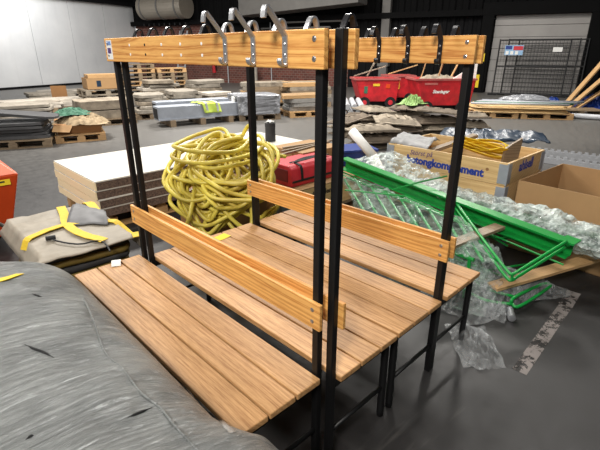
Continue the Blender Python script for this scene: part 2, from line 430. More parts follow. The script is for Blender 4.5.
# worn white stripe on the floor
def paint_mat():
    m, t, b = nt('worn_white_paint'); out = t.nodes['Material Output']
    n, _ = noise_n(t, 30, 6, .85); n2, _ = noise_n(t, 7, 4, .7)
    b.inputs['Base Color'].default_value = lin((158, 150, 146)); b.inputs['Roughness'].default_value = .7
    ad = N(t, 'ShaderNodeMath', operation='ADD'); t.links.new(n.outputs[0], ad.inputs[0]); t.links.new(n2.outputs[0], ad.inputs[1])
    a = ramp(t, ad.outputs[0], [(.94, (.03, .03, .03, 1)), (.99, (.22,)*3+(1,)), (1.1, (.62,)*3+(1,))])
    tr = N(t, 'ShaderNodeBsdfTransparent'); mx = N(t, 'ShaderNodeMixShader')
    t.links.new(a, mx.inputs[0]); t.links.new(tr.outputs[0], mx.inputs[1]); t.links.new(b.outputs[0], mx.inputs[2]); t.links.new(mx.outputs[0], out.inputs[0])
    return m
M_PAINT = paint_mat()
def stripe(name, a, b, w):
    a, b = Vector(a), Vector(b); dd = (b-a); L = dd.length
    return struct(MB().box((L/2, 0, .0008), (L, w, .0016)).build(name, M_PAINT, loc=(a.x, a.y, 0), rz=math.atan2(dd.y, dd.x)))
stripe('floor_marking_1', U(519, 372), U(566, 305), .075)
stripe('floor_marking_2', U(565, 306), U(574, 292), .085)
# ------------------------------------------------------------------ cloakroom benches
IA = .0373; PW = .1195; PG = .0081; A0 = .0049; ZS = .45
HOOK_HAT = [(.024, 1.572), (.026, 1.563), (.021, 1.555), (.012, 1.552), (.005, 1.558), (.004, 1.60), (.004, 1.630), (.011, 1.642), (.068, 1.706), (.075, 1.711), (.081, 1.706), (.086, 1.680)]
HOOK_COAT = [(.020, 1.562), (.023, 1.553), (.018, 1.545), (.008, 1.543), (.004, 1.552), (.004, 1.625), (.014, 1.652), (.030, 1.682), (.042, 1.692), (.053, 1.690), (.061, 1.678), (.066, 1.658)]
def bench(name, label, loc, rz, sides, h, L, hooks, tie=True):
    t = thing(name, label, 'bench', loc, rz, None)
    for y in (IA, L-IA):
        MB().box((0, 0, .826), (2*h, .03, 1.652)).build('post', M_STEEL, t, (0, y, 0), bev=.003)
    for s in sides:
        for i in range(3):
            x = s*(h+A0+i*(PW+PG)+PW/2)
            MB().box((0, 0, 0), (PW, L, .026)).build('seat_plank', M_SEAT, t, (x, L/2, ZS-.013), bev=.004)
        MB().box((0, 0, 0), (.0164, L, .1075)).build('backrest_board', M_PINE, t, (s*(h+.0082), L/2, .7162), bev=.003)
        r = MB().box((0, 0, 0), (.0208, L, .1071)).build('hook_board', M_PINE, t, (s*(h+.0104), L/2, 1.5974), bev=.003)
        for y in (IA, L-IA):
            xe = h+A0+3*PW+2*PG-.03
            bk = MB().box((s*(h+(xe-h)/2), y, .406), (xe-h, .03, .034)); bk.build('seat_bracket', M_STEEL, t, bev=.003)
            MB().tube(catmull([(s*xe, y, 0), (s*xe, y, .2), (s*xe, y, .372), (s*(xe-.006), y, .396), (s*(xe-.024), y, .404)], 4), .0165, 10).build('leg', M_STEEL, t, smooth=True)
            MB().tube([(s*h, y, .165), (s*(xe-.012), y, .165)], .010, 10).build('foot_rail', M_STEEL, t, smooth=True)
            for zz in (.692, .74, 1.572, 1.625):
                bx = s*(h+(.0164 if zz < 1 else .0208))
                MB().lathe([(.0085, -.002), (.0085, .001), (.005, .003)], 10, M=Matrix.Rotation(s*PI/2, 3, 'Y')).build('bolt', M_SCREW, t, (bx, y, zz))
        face = h+.0208
        for (prof, hm, ys) in hooks[s]:
         first = None
         for y in ys:
             if first is None:
                 pts = [(s*(face+a-.002), 0, z) for a, z in prof]
                 first = MB().strap(catmull(pts, 3), .0205, .006, side=(0, 1, 0)).build('coat_hook', hm, t, (0, y, 0))
                 for z in (1.582, 1.612):
                     MB().lathe([(.005, -.003), (.005, .0015), (.003, .003)], 8, M=Matrix.Rotation(s*PI/2, 3, 'Y')).build('screw', M_SCREW, first, (s*(face+.0045), 0, z))
             else: dup(first, (0, y, 0), parent=t)
    return t
ba = bench('cloakroom_bench', 'one-sided pine cloakroom bench beside the grey wrapped bale, with three big grey hat hooks', (0, 0, 0), .0125, (-1,), .0131, 1.508,
           {-1: [(HOOK_HAT, M_GREYST, (.156, .308, .463))]})
ba_holes = []
for k in range(5):
    y = .615+k*.152
    for z in (1.578, 1.618):
        MB().lathe([(.006, -.001), (.006, .0012), (.003, .0016)], 8, M=Matrix.Rotation(-PI/2, 3, 'Y')).build('screw_hole', M_PAPER if k != 3 else M_DARK, ba, (-.0131-.0208, y, z))
stk = MB().box((0, 0, 0), (.0012, .062, .088)).build('stock_label', M_PAPER, ba, (-.0131-.0208-.0006, 1.455, 1.598)); tag(stk, 'white paper sticker with a blue printed strip')
MB().box((0, 0, 0), (.0006, .05, .018)).build('print', mat('pale_blue_print', (120, 150, 205), .6), stk, (-.0008, 0, .03))
for k in range(9): MB().box((0, 0, 0), (.0006, .0022+.0016*(k % 3), .026)).build('print', M_TEXTP, stk, (-.0008, -.018+k*.0045, -.004))
bb = bench('cloakroom_bench', 'one-sided pine cloakroom bench backed against the bench with grey hooks, seat facing the black-hook bench', (.0272, -.0483, 0), .018, (1,), .0131, 1.505,
           {1: [(HOOK_COAT, M_GREYST, tuple(.226+.151*k for k in range(4))), (HOOK_COAT, M_BLKHOOK, (.075,)+tuple(.83+.151*k for k in range(5)))]})
bc = bench('cloakroom_bench', 'two-sided pine cloakroom bench with black coat hooks, between the other benches and the green steel', (.838, -.028, 0), .026, (-1, 1), .0235, 1.497,
           {-1: [(HOOK_COAT, M_BLKHOOK, tuple(.15+.153*k for k in range(9)))], 1: [(HOOK_COAT, M_BLKHOOK, tuple(.155+.153*k for k in range(9)))]})
# paper tags on the seats
p = U(116, 263.5, .45)
pt = MB().grid(8, 4, lambda a, b: Vector(((b-.5)*.05, (a-.5)*.075, .004+.018*math.sin(a*PI)**.8))).build('paper_tag', M_PAPER, loc=(p.x, p.y-.01, .4505), rz=-.45, solid=.0008)
tag(pt, 'curled white paper tag on the bench seat end beside the folded tarps', 'tag')
p = U(221, 237.5, .452)
yt = thing('yellow_tag', 'flat yellow paper tag lying on the seat of the two-sided bench below the hose', 'tag', (p.x, p.y, .4505), .15)
MB().grid(8, 3, lambda a, b: Vector(((a-.5)*.115, (b-.5)*.07, .002+.006*abs(a-.5)))).build('card', M_LBLY, yt, solid=.001)

# ------------------------------------------------------------------ grey wrapped bale in front
def bale_mat():
    m, t, b = nt('grey_bale_wrap')
    n, _ = noise_n(t, 5, 5, .65); f, _ = noise_n(t, 46, 5, .75, sc=(.13, 1.5, .8), dist=.8); g, _ = noise_n(t, 9, 3, .6, sc=(.3, 1.3, .6), dist=.5)
    c = ramp(t, n.outputs[0], [(.3, lin((92, 95, 95))), (.7, lin((130, 133, 132)))])
    sc_ = ramp(t, f.outputs[0], [(.56, (0, 0, 0, 1)), (.66, (.5,)*3+(1,))])
    c = mixc(t, sc_, c, lin((186, 190, 192)))
    t.links.new(c, b.inputs['Base Color']); b.inputs['Roughness'].default_value = .33
    ad = N(t, 'ShaderNodeMath', operation='MULTIPLY_ADD'); t.links.new(f.outputs[0], ad.inputs[0]); ad.inputs[1].default_value = .5; t.links.new(g.outputs[0], ad.inputs[2])
    bump(t, b, ad.outputs[0], 1.0, .02)
    return m
M_BALE = bale_mat()
BX, BHW, BY0, BY1, BH = -1.228, .806, -1.25, 1.58, .755
def bale_w(y): return BHW+(.075*min(1, max(0, (.02-y)/.18))**1.5 if y < .02 else 0)
def bale_z(x, y):
    xn = abs((x-BX)/(bale_w(y) if x > BX else BHW)); ym = (BY0+BY1)/2; yn = abs((y-ym)/((BY1-BY0)/2))
    v = max(0.0, 1-xn**3.2)*max(0.0, 1-yn**7)
    z = BH*v**.17
    return z + (.016*nz(x*1.6, y*3, 2, 2)+.006*nz(x*3, y*14, 5, 1.2)+.007*abs(noise.fractal(Vector((x*2.2+.6*y, y*17-3*x, 2)), .8, 2.2, 3)))*min(1, v*2)
def bale_pt(a, b):
    # even spread over the dome by easing towards the rims
    e = lambda q: .5-.5*math.cos(PI*q)
    ea, eb = .35*a+.65*e(a), .35*b+.65*e(b)
    y = BY0+(BY1-BY0)*eb; hw = bale_w(y); x = BX+(2*ea-1)*(hw if ea > .5 else BHW)
    return Vector((x, y, max(0, bale_z(x, y))))
bt = thing('wrapped_bale', 'big bulging bale wrapped in grey plastic sheeting in front of the bench with grey hooks', 'bale', (0, 0, 0))
MB().grid(110, 250, bale_pt).build('plastic_cover', M_BALE, bt, smooth=True)
def on_bale(u, v, off=.0):
    # march the sight line down to the cover once, giving a surveyed point on the bale
    d = (RGT*((u-300)/FPX)+UPV*((225-v)/FPX)+FWD).normalized(); q = CAM.copy()
    for _ in range(4000):
        q += d*.002
        if abs(q.x-BX) < BHW+.08 and BY0 < q.y < BY1 and q.z < bale_z(q.x, q.y): break
        if q.z < 0: break
    return Vector((q.x, q.y, q.z+off))
seam = [on_bale(u, v, .002) for u, v in ((60, 268), (84, 300), (104, 350), (122, 368), (140, 392), (160, 408), (178, 430), (196, 449), (212, 470))]
MB().tube(catmull(seam, 8), .004, 6).build('seam', M_BALE, bt, smooth=True)
yb = [on_bale(u, v, .003) for u, v in ((-8, 283), (-1, 281), (9, 278), (20, 274.5))]
s_ = MB().strap(catmull(yb, 4), .034, .003, up=(0, 0, 1)).build('tape', M_LBLY, bt); tag(s_, 'yellow tape')
for pts in (((25, 345), (33, 349), (42, 352), (54, 358)), ((26, 440), (31, 437), (34, 436)), ((128, 418), (138, 414), (152, 408)), ((32, 294), (37, 296), (42, 297))):
    P_ = [on_bale(u, v, .002) for u, v in pts]
    k = len(P_)
    rr = [.001]+[.004]*(k-2)+[.001]
    MB().tube(catmull(P_, 3), [rr[min(k-1, int(i/3+.5))] for i in range(3*(k-1)+1)], 6).build('tear', M_DARK, bt)
ED = [on_bale(u, v, .004) for u, v in ((182, 388), (196, 400), (208, 410), (218, 418), (226, 426), (233, 434))]
def film_pt(a, b):
    i = min(int(a*(len(ED)-1)), len(ED)-2); f = a*(len(ED)-1)-i
    q = ED[i].lerp(ED[i+1], f)
    return q+Vector((.045*b-.012, .006*nz(a*30, b*3, 1), .010-.07*b*b+.006*nz(a*9, b*2, 4)))
fo = MB().grid(40, 6, film_pt).build('film_flap', M_EDGE, bt, smooth=True); tag(fo, 'clear loose edge of plastic film')

# ------------------------------------------------------------------ folded tarps with yellow straps
# outline on the ground of the folded pack (kept 2 cm off bench and pallet)
fx0, fx1, fy0, fy1 = -.56, .03, 1.62, 2.52
pk = thing('folded_tarp_stack', 'stack of folded grey tarpaulins tied with yellow straps beyond the grey bale', 'tarpaulin', (0, 0, 0))
def fold(k, z, hgt, ins, m, seed):
    def fn(a, b):
        ang = a*2*PI; c, s_2 = math.cos(ang), math.sin(ang)
        pw_ = .22; ex = math.copysign(abs(c)**pw_, c); ey = math.copysign(abs(s_2)**pw_, s_2)
        th = (b-.5)*PI
        bul = 1+.018*nz(ex*2, ey*2, seed, 1.3)
        x = (fx0+fx1)/2+((fx1-fx0)/2-ins-.02*(1-math.cos(th)))*ex*bul; y = (fy0+fy1)/2+((fy1-fy0)/2-ins-.02*(1-math.cos(th)))*ey*bul
        return Vector((x, y, z+hgt/2+hgt/2*math.sin(th)+.012*nz(x*3, y*3, seed)))
    mb = MB().grid(72, 6, fn); o_ = len(mb.v); mb.add([((fx0+fx1)/2, (fy0+fy1)/2, z+hgt*.95)], [])
    mb.f += [(6*73+i, 6*73+i+1, o_) for i in range(72)]
    return mb.build('fold', m, pk, smooth=True)
zz = .15
for k in range(8):
    hgt = .047; fold(k, zz, hgt, .03+.02*rnd.random(), (M_TARPD, M_OCHRE, M_TARPD, M_TARPD, M_OCHRE, M_TARPD, M_OCHRE, M_TARPD)[k], k*3.3); zz += hgt-.001
M_TARP = mat('faded_grey_tarp', (160, 151, 136), .6, 0, .3, 7, bmp=.35, bdist=.02)
def top_z(x, y):
    xn = abs((x-(fx0+fx1)/2)/((fx1-fx0)/2)); yn = abs((y-(fy0+fy1)/2)/((fy1-fy0)/2))
    e = max(xn, yn)
    fr_ = max(0, ((fy0+fy1)/2-y)/((fy1-fy0)/2)-.9); e = e if yn < xn or y > (fy0+fy1)/2 else min(e, .86)
    return zz+.02-.075*max(0, e-.86)/.14-.10*fr_+.014*nz(x*2.2, y*2.2, 8)+.006*nz(x*8, y*8, 3)
def cov(a, b):
    x = fx0-.015+(fx1-fx0+.03)*a; y = fy0-.015+(fy1-fy0+.03)*b
    return Vector((x, y, top_z(x, y)))
MB().grid(44, 60, cov).build('top_cover', M_TARP, pk, smooth=True, solid=.006)
fl = [Vector((-.27, 2.04, 0)), Vector((-.07, 1.86, 0)), Vector((.02, 2.14, 0)), Vector((-.06, 2.48, 0))]
def flap(a, b):
    p0 = fl[0].lerp(fl[1], a); p1 = fl[3].lerp(fl[2], a); q = p0.lerp(p1, b)
    return Vector((q.x, q.y, top_z(q.x, q.y)+.014+.03*math.sin(PI*b)+.006*nz(q.x*6, q.y*6, 2)))
MB().grid(12, 18, flap).build('folded_flap', mat('blue_grey_tarp', (116, 116, 118), .55, 0, .35, 9), pk, smooth=True, solid=.006)
def lay(pts, off=.012, per=8):
    out = []
    for q in catmull([U(u, v, .55) for u, v in pts], per): out.append(Vector((q.x, q.y, top_z(q.x, q.y)+off)))
    return out
for pts, w in ((((22, 243), (45, 233), (68, 225), (92, 221.5), (118, 222), (131, 226), (137, 234)), .05), (((60, 205), (64, 214), (68, 226), (84, 234), (104, 239)), .058), (((82, 196), (92, 207), (99, 219)), .06)):
    MB().strap(lay(pts, .03 if pts[0][0] == 82 else .014), w, .004, up=(0, 0, 1)).build('strap', M_YEL, pk)
cdp = lay(((52, 239), (58, 241), (75, 243), (92, 240.5), (102, 240), (107, 243), (109, 246)), .014)
co = MB().tube(cdp, .005, 8).build('tie_cord', M_BLACK, pk, smooth=True)
q = cdp[0]; MB().tube([q+Vector((-.03, .01, .004)), q+Vector((.02, -.005, .004))], .014, 10).build('plug', M_BLACK, co)
pal = thing('wooden_pallet', 'wooden pallet under the folded tarpaulins', 'pallet', (-.265, 2.08, 0))
def pallet_parts(t, m, L=1.2, W=.8):
    d_ = MB()
    for k in range(5): d_.box((0, -W/2+.0725+k*(W-.145)/4, .133), (L, .145, .022))
    for x in (-L/2+.05, 0, L/2-.05): d_.box((x, 0, .111), (.1, W, .022))
    d_.build('deck', m, t)
    for y in (-W/2+.05, 0, W/2-.05):
        b_ = MB()
        for x in (-L/2+.07, 0, L/2-.07): b_.box((x, y, .0607), (.14, .1, .078))
        b_.box((0, y, .011), (L, .1, .022)).build('runner', m, t)
    return t
pallet_parts(pal, M_RAWD, .9, .62).rotation_euler = (0, 0, PI/2)

# ------------------------------------------------------------------ orange machine at the edge
om = thing('orange_machine', 'orange machine housing with a yellow label, standing beyond the grey bale', 'machine', (-.72, 3.66, 0))
MB().hexa([(-.42, -.26, .1), (.34, -.26, .1), (.34, .26, .1), (-.42, .26, .1)], [(-.52, -.35, .64), (.48, -.35, .64), (.48, .35, .64), (-.52, .35, .64)]).build('body', M_ORANGE, om, bev=.012)
MB().hexa([(-.52, -.35, .64), (.48, -.35, .64), (.48, .35, .64), (-.52, .35, .64)], [(-.46, -.1, .80), (.36, -.12, .76), (.30, .3, .80), (-.46, .3, .86)]).build('hood', mat('faded_orange_paint', (226, 112, 78), .45, 0, .12, 5), om, bev=.012)
lb = MB().box((0, 0, 0), (.34, .004, .05)).build('label', M_LBLY, om, (.24, -.346, .585), rot=(-.16, 0, 0)); tag(lb, 'yellow label with a thin black line of print')
MB().box((0, -.003, 0), (.22, .002, .012)).build('print', M_TEXTK, lb, (.02, 0, .004))
text('lettering', 'EJ', .1, M_TEXTK, om, frame4((1, 0, 0), (0, .19, .98), (0, -.98, .19), (.16, -.291, .17)))
for x in (-.3, .22):
    w_ = MB().lathe([(.03, -.05), (.1, -.05), (.1, .05), (.03, .05)], 18, M=Matrix.Rotation(PI/2, 3, 'X')).build('wheel', M_BLACK, om, (x, .0, .1))
    MB().lathe([(.028, -.055), (.028, .055)], 12, M=Matrix.Rotation(PI/2, 3, 'X')).build('hub', M_PVC, w_)
MB().tube(catmull([(-.2, -.42, .62), (.0, -.44, .52), (.2, -.46, .33), (.36, -.48, .16), (.36, -.3, .13), (.34, -.2, .13)], 5), .014, 8).build('handle', mat('dull_handle_steel', (96, 92, 86), .5, .5), om, smooth=True)

# ------------------------------------------------------------------ stacked white panels
SA = .015; SN = Vector((.29, 3.13, 0)); SL, SWD = 2.72, 1.14
e1 = Vector((math.cos(SA), math.sin(SA), 0)); e2 = Vector((-math.sin(SA), math.cos(SA), 0))
sc_ = SN+e1*SL/2+e2*SWD/2
names_ = ('bottom', 'second from bottom', 'second from top', 'top')
for k in range(4):
    z0 = .150+k*.0875
    off = (0, .006, -.004, .002)[k]
    w_ = thing('sandwich_board', 'white-faced building panel, %s one of the stack behind the yellow hose' % names_[k], 'panel', (sc_.x+off, sc_.y-off, z0), SA, 'white panels stacked behind the hose')
    MB().box((0.004, 0, .037), (SL-.012, SWD, .074)).build('core', M_BROWNCORE, w_)
    MB().box((0, 0, .0802), (SL, SWD+.006, .0118)).build('facing_sheet', M_WHITE, w_)
    MB().box((-SL/2+.004-.002, 0, .037), (.012, SWD+.004, .0742)).build('edge_band', M_TANEDGE, w_)
for k, f in enumerate((-.72, .72)):
    pb = thing('wooden_pallet', 'wooden pallet under the %s end of the white panel stack' % ('tan-edged' if k == 0 else 'far'), 'pallet', tuple(sc_+e1*f), SA)
    pallet_parts(pb, M_RAWW, 1.2, 1.0)
# black canister and paper on the stack
p = U(270.5, 141, .5)
ca = thing('black_canister', 'black cylindrical canister standing on the white panel stack', 'canister', (p.x, p.y, .4995))
MB().lathe([(.06, 0), (.068, .004), (.068, .09), (.066, .095), (.066, .18), (.068, .185), (.068, .235), (.062, .24), (.062, .22), (0.001, .22)], 28).build('body', mat('matte_black_plastic', (38, 38, 40), .5), ca)
pc = MB().grid(10, 10, lambda a, b: Vector(((a-.5)*.095, (b-.5)*.095, .03+.03*nz(a*4, b*4, 3)-.05*((a-.5)**2+(b-.5)**2)))).build('crumpled_paper', M_PAPER, loc=(p.x, p.y, .735), solid=.001)
tag(pc, 'crumpled white paper stuffed in the top of the black canister', 'paper')

# ------------------------------------------------------------------ tangled yellow hose on a carton
cb = thing('cardboard_carton', 'brown cardboard carton under the yellow hose', 'box', (1.08, 2.28, 0), -.1)
MB().box((0, 0, .25), (.62, .5, .5)).build('carton_body', M_CARDB, cb, bev=.006); MB().box((0, 0, .503), (.63, .06, .004)).build('tape', mat('brown_tape', (128, 96, 58), .3), cb)
hr = random.Random(21)
HC = Vector((1.06, 2.22, 0)); VR = Vector((.727, -.687, 0)); VA = Vector((.687, .727, 0))
P_ = []
nl = 31
for i in range(nl):
    kind = ('hang', 'lean', 'hang', 'flat', 'hang', 'lean')[i % 6]
    cx = hr.uniform(-.2, .2); n_ = 8
    if kind == 'hang':    # long loop hanging down the front of the carton
        rx = hr.uniform(.12, .30); top = hr.uniform(.70, .92); bot = hr.uniform(.20, .50); tilt = hr.uniform(-.55, .55)
    elif kind == 'lean':  # ring leaning back on the heap
        rx = hr.uniform(.22, .36); top = hr.uniform(.82, .98); bot = hr.uniform(.45, .66); tilt = hr.uniform(-.35, .35)
    else:
        rx = hr.uniform(.28, .40); top = hr.uniform(.74, .96); bot = top-hr.uniform(.06, .2); tilt = hr.uniform(-.2, .2); cx *= .3
    fr_ = hr.uniform(-.54, -.38); bk_ = hr.uniform(-.05, .22)
    for k in range(n_):
        th = PI/2+2*PI*k/n_
        s_3 = math.sin(th); u_3 = (s_3+1)/2
        ax = cx+rx*math.cos(th)*(1 if kind != 'hang' else .55+.6*(1-abs(s_3)))+tilt*.32*s_3
        z = bot+(top-bot)*u_3+tilt*.12*math.cos(th)
        aw = (fr_+(bk_-fr_)*u_3**2) if kind != 'flat' else (-.06+.40*s_3)
        P_.append(HC+VR*(ax+.025*hr.uniform(-1, 1))+VA*(aw+.03*hr.uniform(-1, 1))+Vector((0, 0, max(.06, z+.03*hr.uniform(-1, 1)))))
P_ += [HC+VR*.2+VA*-.02+Vector((0, 0, .80)), HC+VR*.36+VA*-.02+Vector((0, 0, .765)), HC+VR*.46+VA*.02+Vector((0, 0, .77)), HC+VR*.54+VA*.06+Vector((0, 0, .745))]
P_ = [HC+VR*-.24+VA*-.62+Vector((0, 0, .03)), HC+VR*-.25+VA*-.56+Vector((0, 0, .22)), HC+VR*-.16+VA*-.5+Vector((0, 0, .5))]+P_
ho = MB().tube(catmull(P_, 6), .0165, 9).build('hose', M_HOSE, smooth=True)
tag(ho, 'long thick yellow hose lying in a tangled heap on the brown carton behind the benches', 'hose')

# ------------------------------------------------------------------ framed plywood boxes on pallets
def collar_box(t, L, W, tiers, z0=.15, m=M_PLY, hgt=.195):
    """L along local x, W along local y"""
    for k in range(tiers):
        z = z0+hgt*k; f = MB(); th = .02
        f.box((0, -W/2+th/2, z+hgt/2), (L, th, hgt-.004)).box((0, W/2-th/2, z+hgt/2), (L, th, hgt-.004))
        f.box((-L/2+th/2, 0, z+hgt/2), (th, W-2*th+.004, hgt-.004)).box((L/2-th/2, 0, z+hgt/2), (th, W-2*th+.004, hgt-.004))
        c_ = f.build('collar', m, t)
        for sx in (-1, 1):
            for sy in (-1, 1):
                g = MB(); g.box((sx*(L/2-.035), sy*(W/2+.002), z+hgt/2), (.075, .006, hgt-.03)); g.box((sx*(L/2+.002), sy*(W/2-.033), z+hgt/2), (.006, .075, hgt-.03))
                g.tube([(sx*(L/2+.003), sy*(W/2+.003), z+.005), (sx*(L/2+.003), sy*(W/2+.003), z+hgt-.005)], .007, 8)
                g.build('hinge', M_GALV, c_)
    return t
# the printed one: long side faces the benches
kb = thing('pallet_collar_box', 'pale plywood collar box with blue print holding yellow webbing', 'box', (3.09, 1.08, 0), PI/2)
collar_box(kb, 1.2, .8, 3)
pallet_parts(kb, M_RAWD, 1.2, .8)
MB().box((0, 0, .16), (1.15, .75, .012)).build('box_floor', M_PLY, kb)
# side facing local +y  (world -x)
F_ = lambda x, z, tilt=0: frame4((-math.cos(tilt), 0, math.sin(tilt)), (math.sin(tilt), 0, math.cos(tilt)), (0, 1, 0), (x, .4015, z))
text('lettering', 'Störst på', .066, M_TEXTP, kb, F_(.34, .648, .05), shear=.25)
text('lettering', 'betongkomplement', .098, M_TEXTB, kb, F_(.37, .565, .0), bold=.0045)
text('lettering', 'ahlsell', .125, M_TEXTB, kb, frame4((0, -1, 0), (0, 0, 1), (-1, 0, 0), (-.6015, .16, .6)), bold=.003)
MB().lathe([(.014, 0), (.014, .0012)], 14, M=Matrix.Rotation(-PI/2, 3, 'X')).build('stamp', mat('brown_stamp', (150, 110, 70), .7), kb, (-.43, .4005, .655))
# second one under the red case
kc = thing('pallet_collar_box', 'low plywood collar box with a cardboard lid under the red case', 'box', (2.06, 2.31, 0), 0)
collar_box(kc, 1.2, .8, 1, z0=.15, hgt=.235)
pallet_parts(kc, M_RAWD, 1.2, .8)
MB().box((0, 0, .391), (1.2, .8, .01)).build('lid', M_CARD, kc)
text('lettering', 'betongkomplement', .075, M_TEXTK, kc, frame4((1, 0, 0), (0, 0, 1), (0, -1, 0), (-.42, -.4015, .28)), bold=.002)
# ------------------------------------------------------------------ red case on the low collar box
rc = thing('red_case', 'red padded case with black carrying straps lying on the low collar box', 'case', (1.68, 2.02, .3965), .0)
poly = [(-.0, .0), (.40, .0), (.42, .05), (.40, .17), (.36, .2), (.05, .2), (.01, .17), (-.012, .05)]
MB().prism(poly, 'x', 0, .62).build('case_body', M_REDF, rc, bev=.012)
MB().prism([(y*1.012-.002, z*1.02) for y, z in poly if z < .16], 'x', .004, .616)
MB().strap([(-.004, -.016, .055), (.31, -.018, .06), (.624, -.016, .055)], .02, .006, side=(0, .0, 1)).build('zip', M_BLACK, rc)
MB().strap(catmull([(.12, -.02, .05), (.12, .0, .185), (.14, .1, .208), (.35, .16, .212), (.5, .12, .21), (.64, .05, .18)], 5), .028, .005, up=(0, -.3, 1)).build('carry_strap', M_DARK, rc)
MB().strap(catmull([(.08, .12, .21), (.2, .06, .225), (.42, .06, .235), (.6, .1, .215)], 5), .022, .005, up=(0, -.2, 1)).build('carry_strap', M_DARK, rc)
MB().box((.005, .2, .1), (.02, .3, .12)).build('end_panel', mat('dark_red_vinyl', (120, 24, 34), .5, 0, .2, 9), rc, bev=.006)
for k in range(3):
    a = U(300+6*k, 152-3*k, .62); b = U(322+8*k, 143-2*k, .66)
    tag(MB().box((0, 0, 0), (.75, .028, .018)).build('timber_batten', M_RAWD, loc=(2.25+.12*k, 2.46+.07*k, .62 if k else .618), rz=.15-.12*k), ('front', 'middle', 'rear')[k]+' thin timber batten of the three lying behind the red case', 'batten', 'battens by the red case')
tag(MB().prism([(-.3, -.25), (.3, -.25), (.3, .25), (-.3, .25)], 'z', .397, .61).build('packing_crate', M_CARD, loc=(2.42, 2.58, 0)), 'plain cardboard box standing behind the red case on the low collar box', 'box')
# blue crate, white tube
bl = thing('blue_crate', 'blue plastic crate beside the bubble wrap behind the black bench posts', 'crate', (2.96, 2.36, .0), -.5)
MB().hexa([(-.2, -.15, .3), (.2, -.15, .3), (.2, .15, .3), (-.2, .15, .3)], [(-.22, -.17, .54), (.22, -.17, .54), (.22, .17, .54), (-.22, .17, .54)]).build('crate_body', M_BLUE, bl, bev=.01)
MB().box((0, 0, .54), (.48, .38, .03)).build('rim', M_BLUE, bl, bev=.006)
MB().box((0, 0, .15), (.44, .34, .3)).build('lower_bin', M_FORMD, bl)
a = U(352, 131, .78); b = U(373, 156, .55)
tag(MB().tube([a, a.lerp(b, .5), b], .05, 16).tube([b, b+(b-a).normalized()*.45+Vector((0, 0, -.22))], .05, 16).build('white_tube', M_PAPER, smooth=True), 'thick white tube leaning above the blue crate', 'tube')

# ------------------------------------------------------------------ open cardboard box
ob = thing('cardboard_box', 'large open cardboard box standing right of the printed collar box', 'box', (2.74, .40, 0), -.06)
W_, D_, H_ = .9, .95, .6
T_ = .007
MB().box((T_/2, -D_/2, H_/2), (T_, D_, H_)).box((W_-T_/2, -D_/2, H_/2), (T_, D_, H_)).box((W_/2, -T_/2, H_/2), (W_, T_, H_)).box((W_/2, -D_+T_/2, H_/2), (W_, T_, H_)).box((W_/2, -D_/2, .004), (W_, D_, .008)).build('walls', M_CARD, ob)
for (x0, y0, x1, y1, nx, ny) in ((W_, -.02, W_, -D_+.02, 1, 0), (.02, -D_, W_-.02, -D_, 0, -1)):
    a_ = Vector((x0, y0, H_)); b_ = Vector((x1, y1, H_)); o_ = Vector((nx*.2, ny*.2, -.22))
    MB().add([a_, b_, b_+o_, a_+o_], [(0, 1, 2, 3)]).build('flap', M_CARD, ob, solid=.006)
MB().grid(14, 14, lambda a, b: Vector((.05+a*(W_-.1), -.06-b*(D_-.12), .36+.06*nz(a*5, b*5, 9)))).build('lining_paper', M_SACK, ob, smooth=True)

# ------------------------------------------------------------------ contents of the printed collar box
def webbing(k):  # loose coil
    pts = []
    n_ = 46
    for i in range(n_):
        f = i/(n_-1); th = f*2*PI*4.5+k
        c = Vector((3.0, .86, .72))
        pts.append(c+Vector((.09*math.sin(th*.7)+.07*math.cos(th)*.4, .24*math.cos(th+.3*math.sin(th)), .04*math.sin(th*1.3+k)+.09*f)))
    return pts
tag(MB().strap(catmull(webbing(0), 4), .075, .004, up=(.5, .2, 1)).build('webbing_strap', M_LBLY), 'bundle of bright yellow webbing lying in the printed collar box', 'strap')
bs = MB().prism([(.0, .0), (.15, .0), (.15, .50), (.07, .45), (.0, .40)], 'y', 0, .025).build('broken_board', M_RAWD, loc=(2.90, .63, .40), rot=(0, .06, -.55))
tag(bs, 'broken brown board standing up in the corner of the printed collar box', 'board')
for k in range(3):
    def sheet(a, b, k=k):
        return Vector((a*.62, b*.35, .013*math.sin(a*15+k)*(.5+b*.5)+.02*nz(a*4, b*4, k)+.05*b))
    tag(MB().grid(34, 8, sheet).build('plastic_sheet', M_BLUEGREY, loc=(3.54+.03*k, 1.62-.26*k, .70+.015*k), rz=-1.25+.12*k, smooth=True, solid=.006), ('first', 'second', 'third')[k]+' blue-grey wavy plastic sheet from the left, behind the printed collar box', 'sheet', 'wavy sheets behind the collar box')
tag(MB().box((0, 0, .33), (.32, 1.0, .66)).build('plastic_bin', M_FORMD, loc=(3.70, 1.12, 0), bev=.02), 'dark grey bin behind the printed collar box under the wavy sheets', 'bin')
def gsheet(a, b): return Vector((a*.55, b*.38, .09*a*(1-a)*2+.03*nz(a*4, b*4, 5)+.03*b))
tag(MB().grid(16, 12, gsheet).build('plastic_sack', mat('grey_sack', (150, 150, 150), .5, 0, .25, 8), loc=(2.80, 1.30, .71), rz=.3, smooth=True, solid=.006), 'grey sack slumped over the left end of the printed collar box', 'sack')
tag(MB().box((0, 0, 0), (.5, .09, .03)).build('timber_offcut', M_RAWD, loc=(3.12, 1.22, .735), rz=-.5, rot=(0, -.3, -.6)), 'short timber offcut sticking out of the printed collar box beside the grey sack', 'timber')

